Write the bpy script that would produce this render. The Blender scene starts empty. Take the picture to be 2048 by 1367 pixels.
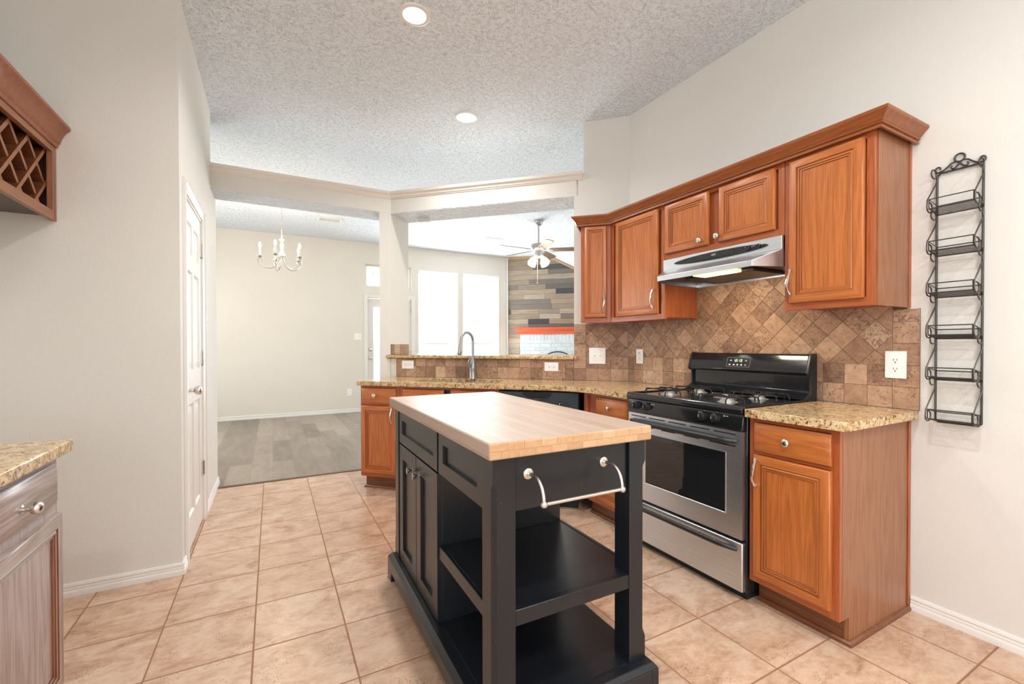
import bpy, bmesh, math, random
from mathutils import Vector, Matrix
random.seed(7)
D2R = math.radians
C = bpy.context.scene.collection
SC = bpy.context.scene

# ------------------------------------------------------------------ camera
cam_d = bpy.data.cameras.new('camera')
cam = bpy.data.objects.new('camera', cam_d)
C.objects.link(cam)
cam_d.sensor_fit = 'HORIZONTAL'
cam_d.sensor_width = 36.0
cam_d.lens = 895.858 / 2048 * 36.0
cam_d.shift_x = -(1039.64 - 1024) / 2048
cam_d.shift_y = (698.03 - 683.5) / 2048
cam_d.clip_start = 0.05
yaw, pit, rol = 0.504690597, -0.00981047586, -0.00125853003
fwd = Vector((math.sin(yaw) * math.cos(pit), math.cos(yaw) * math.cos(pit), math.sin(pit)))
rgt = Vector((math.cos(yaw), -math.sin(yaw), 0))
upv = rgt.cross(fwd)
r2 = math.cos(rol) * rgt + math.sin(rol) * upv
u2 = -math.sin(rol) * rgt + math.cos(rol) * upv
cam.matrix_world = Matrix(((r2.x, u2.x, -fwd.x, 0), (r2.y, u2.y, -fwd.y, 0), (r2.z, u2.z, -fwd.z, 1.214), (0, 0, 0, 1)))
SC.camera = cam

# ------------------------------------------------------------------ world, exposure, window light
SC.view_settings.view_transform = 'Standard'
SC.view_settings.look = 'None'
SC.view_settings.exposure = 0.1
SC.view_settings.gamma = 1.0
SC.view_settings.use_curve_mapping = False
SC.cycles.use_denoising = True
SC.cycles.max_bounces = 7
SC.cycles.diffuse_bounces = 5
SC.cycles.glossy_bounces = 4
SC.cycles.transmission_bounces = 4
SC.cycles.transparent_max_bounces = 8
SC.cycles.caustics_reflective = False
SC.cycles.caustics_refractive = False
SC.cycles.sample_clamp_indirect = 6.0
w = bpy.data.worlds.new('daylight')
SC.world = w
w.use_nodes = True
w.node_tree.nodes['Background'].inputs[0].default_value = (0.86, 0.94, 1.0, 1)
w.node_tree.nodes['Background'].inputs[1].default_value = 3.0

def area(name, loc, rot, sx, sy, power, col, shape='RECTANGLE', spread=180):
    d = bpy.data.lights.new(name, 'AREA')
    d.shape = shape; d.size = sx
    if shape == 'RECTANGLE': d.size_y = sy
    d.energy = power; d.color = col; d.spread = D2R(spread)
    o = bpy.data.objects.new(name, d); C.objects.link(o)
    o.location = loc; o.rotation_euler = rot
    return o
DAY = (0.89, 0.955, 1.0)
area('daylight_window_near', (2.88, 8.72, 1.58), (D2R(-90), 0, 0), 0.80, 2.14, 115, DAY)
area('daylight_window_next', (3.81, 8.72, 1.58), (D2R(-90), 0, 0), 0.80, 2.14, 115, DAY)
area('added_rear_daylight', (-0.1, -3.22, 1.55), (D2R(90), 0, 0), 1.90, 1.80, 18, (0.80, 0.92, 1.0))  # added light from behind, through an unseen window
area('added_left_fill', (-1.36, -1.4, 1.55), (0, D2R(-90), 0), 1.70, 1.80, 42, (0.82, 0.92, 1.0))  # added window light to fill the right wall
area('added_living_daylight', (6.72, 4.2, 1.05), (0, D2R(90), 0), 1.5, 2.2, 48, DAY)  # added living room daylight from an unseen side window
area('added_dining_daylight', (-2.12, 6.6, 1.55), (0, D2R(-90), 0), 1.5, 1.6, 62, (1.0, 0.99, 0.97))  # added dining room daylight, window out of view

# ------------------------------------------------------------------ node helpers / materials
def new_mat(name):
    m = bpy.data.materials.new(name); m.use_nodes = True
    nt = m.node_tree
    b = nt.nodes['Principled BSDF']
    return m, nt, b
def node(nt, t, props=None, **inp):
    n = nt.nodes.new(t)
    for k, v in (props or {}).items(): setattr(n, k, v)
    for k, v in inp.items():
        k2 = int(k[1:]) if k[0] == 'i' and k[1:].isdigit() else k.replace('_', ' ')
        s = n.inputs[k2]
        if hasattr(v, 'is_linked') or isinstance(v, bpy.types.NodeSocket): nt.links.new(v, s)
        else: s.default_value = v
    return n
def math_(nt, op, a, b=0.0, c=None):
    n = node(nt, 'ShaderNodeMath', {'operation': op}, i0=a, i1=b)
    if c is not None:
        if isinstance(c, bpy.types.NodeSocket): nt.links.new(c, n.inputs[2])
        else: n.inputs[2].default_value = c
    return n.outputs[0]
def ramp(nt, fac, stops):
    n = nt.nodes.new('ShaderNodeValToRGB'); nt.links.new(fac, n.inputs[0])
    e = n.color_ramp.elements
    while len(e) < len(stops): e.new(0.5)
    for i, (p, c) in enumerate(stops):
        e[i].position = p
        e[i].color = (c, c, c, 1) if isinstance(c, (int, float)) else (*c, 1)
    return n.outputs[0]
def mix(nt, fac, a, b, mode='MIX'):
    n = nt.nodes.new('ShaderNodeMix'); n.data_type = 'RGBA'; n.blend_type = mode
    for s, v in ((n.inputs[0], fac), (n.inputs[6], a), (n.inputs[7], b)):
        if isinstance(v, bpy.types.NodeSocket): nt.links.new(v, s)
        elif isinstance(v, (int, float)): s.default_value = v
        else: s.default_value = (*v, 1)
    return n.outputs[2]
def coords(nt, scale=(1, 1, 1), rnd=False, kind='Object'):
    tc = nt.nodes.new('ShaderNodeTexCoord')
    v = tc.outputs[kind]
    if rnd:
        oi = nt.nodes.new('ShaderNodeObjectInfo')
        k = math_(nt, 'MULTIPLY', oi.outputs['Random'], 37.0)
        cx = node(nt, 'ShaderNodeCombineXYZ', None, i0=k, i1=k, i2=k).outputs[0]
        v = node(nt, 'ShaderNodeVectorMath', {'operation': 'ADD'}, i0=v, i1=cx).outputs[0]
    mp = node(nt, 'ShaderNodeMapping', None, Vector=v)
    mp.inputs['Scale'].default_value = scale
    return mp.outputs[0]
def noise(nt, vec, scale, detail=3.0, rough=0.55, dist=0.0):
    return node(nt, 'ShaderNodeTexNoise', None, Vector=vec, Scale=scale, Detail=detail, Roughness=rough, Distortion=dist).outputs['Fac']
def voro(nt, vec, scale, feat='F1', out='Distance'):
    return node(nt, 'ShaderNodeTexVoronoi', {'feature': feat}, Vector=vec, Scale=scale).outputs[out]
def bump(nt, b, h, strength=0.3, dist=0.002):
    n = node(nt, 'ShaderNodeBump', None, Height=h, Strength=strength, Distance=dist)
    nt.links.new(n.outputs[0], b.inputs['Normal'])
def setc(nt, b, c):
    s = b.inputs['Base Color']
    if isinstance(c, bpy.types.NodeSocket): nt.links.new(c, s)
    else: s.default_value = (*c, 1)
def S(r, g, b):
    f = lambda v: (v / 255 / 12.92) if v <= 10 else ((v / 255 + 0.055) / 1.055) ** 2.4
    return (f(r), f(g), f(b))
def plain(name, col, rough=0.5, metal=0.0, coat=0.0, spec=0.5):
    m, nt, b = new_mat(name)
    setc(nt, b, col); b.inputs['Roughness'].default_value = rough; b.inputs['Metallic'].default_value = metal
    b.inputs['Coat Weight'].default_value = coat; b.inputs['Specular IOR Level'].default_value = spec
    return m
def glow(name, col, strength):
    m, nt, b = new_mat(name)
    setc(nt, b, (0.8, 0.8, 0.8)); b.inputs['Emission Color'].default_value = (*col, 1)
    b.inputs['Emission Strength'].default_value = strength
    return m
def paint(name, col, scale=150, st=0.25, rough=0.7):
    m, nt, b = new_mat(name)
    v = coords(nt)
    n1 = noise(nt, v, scale, 2.0, 0.5)
    n2 = noise(nt, v, 1.3, 2.0)
    setc(nt, b, mix(nt, ramp(nt, n2, [(0.35, 0.0), (0.65, 1.0)]), col, tuple(c * 0.965 for c in col)))
    b.inputs['Roughness'].default_value = rough
    b.inputs['Specular IOR Level'].default_value = 0.3
    bump(nt, b, n1, st, 0.002)
    return m
M = {}
M['wall'] = paint('wall_paint', S(222, 219, 212), 150, 0.4)
M['wall_cool'] = paint('wall_paint_far_room', S(225, 219, 208))
M['white'] = plain('white_trim_paint', S(228, 225, 220), 0.35)
M['trim_beige'] = plain('painted_crown', S(226, 218, 208), 0.5)
M['plastic'] = plain('white_plastic', S(244, 243, 240), 0.3)
M['slot'] = plain('outlet_slots', (0.01, 0.01, 0.01), 0.5)
M['nickel'] = plain('brushed_nickel', (0.72, 0.69, 0.65), 0.26, 1.0)
M['dark_nickel'] = plain('dark_nickel', (0.36, 0.37, 0.38), 0.25, 1.0)
M['faucet'] = plain('satin_dark_nickel', (0.36, 0.35, 0.34), 0.34, 0.85)
M['enamel'] = plain('black_enamel', (0.012, 0.013, 0.015), 0.14, 0.0, 0.3)
M['black'] = plain('black_plastic', (0.014, 0.015, 0.017), 0.36)
M['glass_black'] = plain('black_oven_glass', (0.012, 0.013, 0.014), 0.04, 0.0, 0.5)
M['dishwasher'] = plain('black_dishwasher_front', (0.045, 0.056, 0.064), 0.3)
M['iron'] = plain('dark_wrought_iron', (0.075, 0.07, 0.066), 0.42, 0.7)
M['grate'] = plain('black_grate', (0.02, 0.02, 0.02), 0.45, 0.3)
M['burner'] = plain('aluminium_burner', (0.50, 0.49, 0.47), 0.42, 0.7)
M['hood_pan'] = plain('dark_hood_filter', (0.10, 0.095, 0.085), 0.4, 0.8)
M['orange'] = plain('orange_painted_mantel', S(222, 104, 68), 0.35)
M['chan'] = plain('brushed_chandelier_metal', (0.52, 0.48, 0.42), 0.3, 0.9)
M['cream'] = plain('cream_painted_metal', S(236, 228, 214), 0.4)
M['fan'] = plain('pewter_fan_metal', (0.48, 0.48, 0.48), 0.4, 0.7)
M['blade'] = plain('fan_blade_wood', S(112, 92, 78), 0.4)
M['arch'] = plain('dark_green_metal', (0.02, 0.06, 0.06), 0.4, 0.5)
M['vent'] = plain('white_vent_metal', S(238, 236, 230), 0.4)
M['ventdark'] = plain('vent_gap', (0.10, 0.10, 0.10), 0.8)
M['candle'] = plain('candle_sleeve', S(250, 245, 232), 0.5)
M['bulb'] = glow('warm_bulb', (1.0, 0.80, 0.55), 40)
M['fanbulb'] = glow('warm_fan_shade', (1.0, 0.82, 0.6), 6)
M['can'] = glow('can_light_lens', (1.0, 0.86, 0.68), 9)
M['hoodlens'] = glow('hood_lens', (1.0, 0.70, 0.34), 1.6)
M['hoodbulb'] = glow('hood_bulb', (1.0, 0.84, 0.58), 9)
M['green'] = glow('green_digits', (0.35, 1.0, 0.15), 0.8)
M['mark'] = plain('white_print', (0.75, 0.75, 0.75), 0.5)
M['concrete'] = plain('patio_concrete', S(200, 195, 188), 0.8)
M['leaf'] = plain('leaves', (0.12, 0.26, 0.26), 0.5)
M['bark'] = plain('bark', (0.12, 0.08, 0.05), 0.8)
M['shade'] = plain('white_shade', S(246, 246, 244), 0.6)

def glass_mat():
    m, nt, b = new_mat('clear_glass')
    out = nt.nodes['Material Output']
    tr = nt.nodes.new('ShaderNodeBsdfTransparent'); gl = nt.nodes.new('ShaderNodeBsdfGlossy')
    gl.inputs['Roughness'].default_value = 0.02
    mx = nt.nodes.new('ShaderNodeMixShader'); mx.inputs[0].default_value = 0.06
    nt.links.new(tr.outputs[0], mx.inputs[1]); nt.links.new(gl.outputs[0], mx.inputs[2])
    nt.links.new(mx.outputs[0], out.inputs[0])
    return m
M['glass'] = glass_mat()

def popcorn():
    m, nt, b = new_mat('popcorn_ceiling')
    v = coords(nt)
    vn = node(nt, 'ShaderNodeTexNoise', None, Vector=v, Scale=60.0, Detail=1.0)
    vd = node(nt, 'ShaderNodeVectorMath', {'operation': 'SCALE'}, i0=vn.outputs['Color'], Scale=0.012).outputs[0]
    vj = node(nt, 'ShaderNodeVectorMath', {'operation': 'ADD'}, i0=v, i1=vd).outputs[0]
    n1 = voro(nt, vj, 150)
    n2 = noise(nt, v, 40, 2.0)
    h = math_(nt, 'MULTIPLY', ramp(nt, n1, [(0.10, 1.0), (0.55, 0.0)]), ramp(nt, n2, [(0.38, 0.25), (0.58, 1.0)]))
    setc(nt, b, S(231, 238, 245))
    b.inputs['Roughness'].default_value = 0.9; b.inputs['Specular IOR Level'].default_value = 0.1
    bump(nt, b, h, 1.0, 0.006)
    return m
M['popcorn'] = popcorn()

def oak(name, dark, mid, light, axis='z', rough=0.34):
    m, nt, b = new_mat(name)
    sc = {'z': (1, 1, 0.07), 'x': (0.07, 1, 1), 'y': (1, 0.07, 1)}[axis]
    v = coords(nt, sc, True)
    n1 = noise(nt, v, 14, 2.0, 0.5, 0.4)
    rings = math_(nt, 'SINE', math_(nt, 'MULTIPLY', n1, 46.0))
    rings = math_(nt, 'MULTIPLY_ADD', rings, 0.5, 0.5)
    sc2 = {'z': (1, 1, 0.02), 'x': (0.02, 1, 1), 'y': (1, 0.02, 1)}[axis]
    v2 = coords(nt, sc2, True)
    n2 = noise(nt, v2, 420, 2.0, 0.6)
    f = math_(nt, 'ADD', math_(nt, 'MULTIPLY', rings, 0.18), math_(nt, 'MULTIPLY', n2, 0.82))
    c = ramp(nt, f, [(0.22, dark), (0.5, mid), (0.8, light)])
    setc(nt, b, c)
    b.inputs['Roughness'].default_value = rough
    b.inputs['Coat Weight'].default_value = 0.15; b.inputs['Coat Roughness'].default_value = 0.25
    bump(nt, b, n2, 0.08, 0.001)
    return m
OD, OM, OL = S(150, 82, 38), S(180, 102, 48), S(197, 120, 62)
M['oak_z'] = oak('honey_oak_upright', OD, OM, OL, 'z')
M['oak_x'] = oak('honey_oak_level', OD, OM, OL, 'x')
FD, FM, FL = S(138, 68, 34), S(164, 86, 46), S(180, 102, 58)
M['frame'] = oak('oak_face_frame', FD, FM, FL, 'z')
M['frame_x'] = oak('oak_face_frame_level', FD, FM, FL, 'x')
M['side'] = oak('oak_side_panel', S(122, 76, 48), S(150, 98, 66), S(164, 114, 80), 'z', 0.4)
M['side_x'] = oak('oak_rail_brown', S(122, 76, 48), S(150, 98, 66), S(164, 114, 80), 'x', 0.4)
M['groove'] = oak('stain_filled_groove', S(84, 40, 16), S(112, 58, 26), S(136, 76, 36), 'z')
M['crown'] = oak('oak_crown', S(124, 66, 32), S(146, 82, 42), S(164, 98, 54), 'y')
M['shade_oak'] = oak('oak_interior_painted_shade', S(44, 24, 14), S(62, 36, 22), S(78, 48, 30), 'z')  # darker oak: shade of the wine rack recess put into the colour
M['slat_side'] = oak('oak_slat_painted_shade', S(84, 46, 26), S(108, 62, 38), S(124, 76, 48), 'y')  # slat sides coloured darker for the shade between the slats
M['toe'] = oak('dark_toe_kick', S(88, 48, 26), S(116, 68, 40), S(134, 84, 52), 'x')

def island_paint():
    m, nt, b = new_mat('worn_charcoal_paint')
    v = coords(nt)
    n1 = noise(nt, v, 5, 3.0)
    sp = voro(nt, v, 55)
    spots = ramp(nt, sp, [(0.035, 1.0), (0.05, 0.0)])
    cell = voro(nt, v, 55, 'F1', 'Color')
    sel = math_(nt, 'GREATER_THAN', node(nt, 'ShaderNodeSeparateColor', None, i0=cell).outputs[0], 0.86)
    base = mix(nt, n1, (0.0075, 0.009, 0.012), (0.012, 0.0145, 0.019))
    setc(nt, b, mix(nt, math_(nt, 'MULTIPLY', spots, sel), base, (0.4, 0.4, 0.4)))
    b.inputs['Roughness'].default_value = 0.29
    bump(nt, b, noise(nt, coords(nt, (1, 1, 0.05)), 160, 2.0), 0.06, 0.001)
    return m
M['island'] = island_paint()

def butcher(end):
    m, nt, b = new_mat('maple_end_grain' if end else 'maple_butcher_block')
    tc = nt.nodes.new('ShaderNodeTexCoord')
    sep = node(nt, 'ShaderNodeSeparateXYZ', None, i0=tc.outputs['Object'])
    if end:
        vec = node(nt, 'ShaderNodeCombineXYZ', None, i0=sep.outputs[0], i1=math_(nt, 'SUBTRACT', sep.outputs[2], 0.892)).outputs[0]
        bw, rh, off = 0.056, 0.0245, 0.35
    else:
        vec = node(nt, 'ShaderNodeCombineXYZ', None, i0=sep.outputs[1], i1=math_(nt, 'ADD', sep.outputs[0], sep.outputs[2])).outputs[0]
        bw, rh, off = 0.42, 0.043, 0.37
    br = node(nt, 'ShaderNodeTexBrick', {'offset': off, 'squash': 1.0}, Vector=vec, Scale=1.0, Mortar_Size=0.0006, Brick_Width=bw, Row_Height=rh)
    br.inputs['Color1'].default_value = (0, 0, 0, 1); br.inputs['Color2'].default_value = (1, 1, 1, 1); br.inputs['Mortar'].default_value = (0, 0, 0, 1)
    g = node(nt, 'ShaderNodeSeparateColor', None, i0=br.outputs[0]).outputs[0]
    if end:
        ring = math_(nt, 'SINE', math_(nt, 'MULTIPLY', noise(nt, coords(nt, (1, 1, 1.4)), 14, 1.0, 0.4, 0.4), 70.0))
        f = math_(nt, 'MULTIPLY_ADD', ring, 0.12, math_(nt, 'MULTIPLY', g, 0.8))
        c = ramp(nt, f, [(0.0, S(182, 142, 104)), (0.5, S(196, 158, 121)), (1.0, S(206, 172, 137))])
    else:
        gr = noise(nt, coords(nt, (1, 0.05, 1)), 160, 2.0)
        f = math_(nt, 'ADD', math_(nt, 'MULTIPLY', g, 0.5), math_(nt, 'MULTIPLY', gr, 0.5))
        c = ramp(nt, f, [(0.15, S(164, 140, 122)), (0.55, S(179, 157, 141)), (0.9, S(190, 171, 158))])
        st = ramp(nt, noise(nt, coords(nt, (3, 1, 1)), 2.6, 4.0, 0.6), [(0.42, 0.0), (0.62, 1.0)])
        c = mix(nt, math_(nt, 'MULTIPLY', st, 0.45), c, S(170, 154, 145))
    c = mix(nt, br.outputs['Fac'], c, S(158, 116, 80))
    setc(nt, b, c)
    b.inputs['Roughness'].default_value = 0.46 if not end else 0.5
    b.inputs['Specular IOR Level'].default_value = 0.25
    return m
M['butcher'] = butcher(False); M['endgrain'] = butcher(True)

def floor_tile():
    m, nt, b = new_mat('travertine_look_floor_tile')
    tc = nt.nodes.new('ShaderNodeTexCoord')
    sep = node(nt, 'ShaderNodeSeparateXYZ', None, i0=tc.outputs['Object'])
    u = math_(nt, 'DIVIDE', math_(nt, 'ADD', sep.outputs[0], 0.0735 + 3.445), 0.3445)
    v = math_(nt, 'DIVIDE', math_(nt, 'ADD', sep.outputs[1], -1.707 + 7.14), 0.357)
    fu, fv = math_(nt, 'FRACT', u), math_(nt, 'FRACT', v)
    du = math_(nt, 'MINIMUM', fu, math_(nt, 'SUBTRACT', 1.0, fu))
    dv = math_(nt, 'MINIMUM', fv, math_(nt, 'SUBTRACT', 1.0, fv))
    d = math_(nt, 'MINIMUM', du, dv)
    grout = ramp(nt, d, [(0.007, 1.0), (0.012, 0.0)])
    cell = node(nt, 'ShaderNodeCombineXYZ', None, i0=math_(nt, 'FLOOR', u), i1=math_(nt, 'FLOOR', v)).outputs[0]
    rnd = node(nt, 'ShaderNodeTexWhiteNoise', {'noise_dimensions': '3D'}, Vector=cell)
    offs = node(nt, 'ShaderNodeVectorMath', {'operation': 'SCALE'}, i0=rnd.outputs['Color'], Scale=9.0).outputs[0]
    vec = node(nt, 'ShaderNodeVectorMath', {'operation': 'ADD'}, i0=tc.outputs['Object'], i1=offs).outputs[0]
    mp = node(nt, 'ShaderNodeMapping', None, Vector=vec); mp.inputs['Scale'].default_value = (1.0, 1.6, 1)
    n1 = noise(nt, mp.outputs[0], 5.5, 7.0, 0.62, 0.8)
    n2 = noise(nt, mp.outputs[0], 34, 4.0, 0.65)
    f = math_(nt, 'ADD', math_(nt, 'MULTIPLY', n1, 0.7), math_(nt, 'MULTIPLY', n2, 0.3))
    c = ramp(nt, f, [(0.32, S(152, 114, 88)), (0.43, S(186, 151, 125)), (0.54, S(203, 172, 148)), (0.70, S(214, 188, 167))])
    c = mix(nt, math_(nt, 'MULTIPLY', rnd.outputs['Value'], 0.22), c, S(184, 140, 108))
    pit = voro(nt, vec, 120)
    pm = math_(nt, 'MULTIPLY', ramp(nt, pit, [(0.20, 1.0), (0.30, 0.0)]), ramp(nt, noise(nt, vec, 9, 2.0), [(0.56, 0.0), (0.62, 1.0)]))
    c = mix(nt, math_(nt, 'MULTIPLY', pm, 0.75), c, S(120, 84, 58))
    c = mix(nt, grout, c, S(150, 106, 76))
    setc(nt, b, c)
    rr = mix(nt, grout, (0.24, 0.24, 0.24), (0.8, 0.8, 0.8))
    nt.links.new(node(nt, 'ShaderNodeSeparateColor', None, i0=rr).outputs[0], b.inputs['Roughness'])
    h = math_(nt, 'SUBTRACT', math_(nt, 'MULTIPLY', n2, 0.25), math_(nt, 'ADD', grout, math_(nt, 'MULTIPLY', pm, 0.4)))
    bump(nt, b, h, 0.35, 0.003)
    return m
M['tile'] = floor_tile()

def granite(name, dark, tan, cream, s=1.0):
    m, nt, b = new_mat(name)
    v = coords(nt)
    n1 = noise(nt, v, 34 * s, 5.0, 0.72, 0.6)
    c = ramp(nt, n1, [(0.34, S(120, 84, 46)), (0.45, tan), (0.56, cream), (0.75, S(228, 212, 178))])
    n2 = noise(nt, v, 90 * s, 3.0, 0.65, 0.5)
    c = mix(nt, ramp(nt, n2, [(0.56, 0.0), (0.64, 1.0)]), c, dark)
    n3 = noise(nt, v, 150 * s, 2.0)
    c = mix(nt, ramp(nt, n3, [(0.62, 0.0), (0.70, 0.85)]), c, S(160, 146, 126))
    setc(nt, b, c)
    b.inputs['Roughness'].default_value = 0.14
    return m
M['granite'] = granite('gold_speckled_granite', S(50, 40, 32), S(192, 156, 106), S(216, 188, 146))

def tile_attr(name, pits=True):
    m, nt, b = new_mat(name)
    at = node(nt, 'ShaderNodeVertexColor', {'layer_name': 'tint'})
    v = coords(nt)
    off = node(nt, 'ShaderNodeVectorMath', {'operation': 'SCALE'}, i0=at.outputs[0], Scale=11.0).outputs[0]
    v2 = node(nt, 'ShaderNodeVectorMath', {'operation': 'ADD'}, i0=v, i1=off).outputs[0]
    sep = node(nt, 'ShaderNodeSeparateColor', None, i0=at.outputs[0])
    n1 = noise(nt, v2, 15, 6.0, 0.74, 0.8)
    f = math_(nt, 'ADD', math_(nt, 'MULTIPLY', sep.outputs[0], 0.50), math_(nt, 'MULTIPLY', n1, 0.62))
    c = ramp(nt, f, [(0.34, S(122, 94, 76)), (0.50, S(156, 121, 96)), (0.62, S(178, 142, 114)), (0.82, S(202, 172, 144))])
    n2 = noise(nt, v2, 55, 4.0, 0.7, 1.2)
    pm = ramp(nt, math_(nt, 'ADD', n2, math_(nt, 'MULTIPLY', sep.outputs[1], 0.12)), [(0.62, 0.0), (0.66, 1.0)])
    c = mix(nt, math_(nt, 'MULTIPLY', pm, 0.55), c, S(92, 62, 44))
    setc(nt, b, c)
    b.inputs['Roughness'].default_value = 0.5
    bump(nt, b, math_(nt, 'SUBTRACT', math_(nt, 'MULTIPLY', n1, 0.3), pm), 0.45, 0.004)
    return m
M['travertine'] = tile_attr('tumbled_travertine')
M['groutdark'] = plain('brown_grout', S(118, 90, 70), 0.9)

def steel(name, axis='x'):
    m, nt, b = new_mat(name)
    sc = {'x': (0.01, 1, 1), 'y': (1, 0.01, 1), 'z': (1, 1, 0.01)}[axis]
    n1 = noise(nt, coords(nt, sc), 500, 2.0)
    setc(nt, b, ramp(nt, n1, [(0.3, (0.64, 0.68, 0.72)), (0.7, (0.77, 0.81, 0.85))]))
    b.inputs['Metallic'].default_value = 1.0
    nt.links.new(math_(nt, 'MULTIPLY_ADD', n1, 0.12, 0.30), b.inputs['Roughness'])
    bump(nt, b, n1, 0.05, 0.001)
    return m
M['steel'] = steel('brushed_stainless_steel')

def wood_floor():
    m, nt, b = new_mat('grey_plank_flooring')
    tc = nt.nodes.new('ShaderNodeTexCoord')
    sp = node(nt, 'ShaderNodeSeparateXYZ', None, i0=tc.outputs['Object'])
    vv = node(nt, 'ShaderNodeCombineXYZ', None, i0=sp.outputs[1], i1=sp.outputs[0]).outputs[0]
    br = node(nt, 'ShaderNodeTexBrick', {'offset': 0.37}, Vector=vv, Scale=1.0, Mortar_Size=0.0010, Brick_Width=1.15, Row_Height=0.19)
    br.inputs['Color1'].default_value = (0, 0, 0, 1); br.inputs['Color2'].default_value = (1, 1, 1, 1); br.inputs['Mortar'].default_value = (0.3, 0.3, 0.3, 1)
    g = node(nt, 'ShaderNodeSeparateColor', None, i0=br.outputs[0]).outputs[0]
    gr = noise(nt, coords(nt, (1, 0.22, 1)), 9, 6.0, 0.66, 0.6)
    f = math_(nt, 'ADD', math_(nt, 'MULTIPLY', g, 0.35), math_(nt, 'MULTIPLY', gr, 0.65))
    c = ramp(nt, f, [(0.2, S(98, 86, 73)), (0.5, S(134, 121, 106)), (0.8, S(164, 152, 136))])
    setc(nt, b, mix(nt, br.outputs['Fac'], c, S(96, 84, 72)))
    b.inputs['Roughness'].default_value = 0.32
    return m
M['woodfloor'] = wood_floor()

def plank_attr():
    m, nt, b = new_mat('reclaimed_planks')
    at = node(nt, 'ShaderNodeVertexColor', {'layer_name': 'tint'})
    n1 = noise(nt, coords(nt, (0.06, 0.06, 1)), 60, 4.0, 0.65)
    c = mix(nt, ramp(nt, n1, [(0.3, 0.0), (0.7, 0.5)]), at.outputs[0], (0.10, 0.08, 0.06))
    setc(nt, b, c); b.inputs['Roughness'].default_value = 0.8
    return m
M['planks'] = plank_attr()
def brick_attr():
    m, nt, b = new_mat('whitewashed_brick')
    at = node(nt, 'ShaderNodeVertexColor', {'layer_name': 'tint'})
    n1 = noise(nt, coords(nt), 60, 4.0, 0.65)
    setc(nt, b, mix(nt, ramp(nt, n1, [(0.45, 0.0), (0.75, 0.6)]), at.outputs[0], S(176, 178, 178)))
    b.inputs['Roughness'].default_value = 0.85
    return m
M['brick'] = brick_attr()
M['mortar'] = plain('white_mortar', S(236, 238, 236), 0.9)

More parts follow.
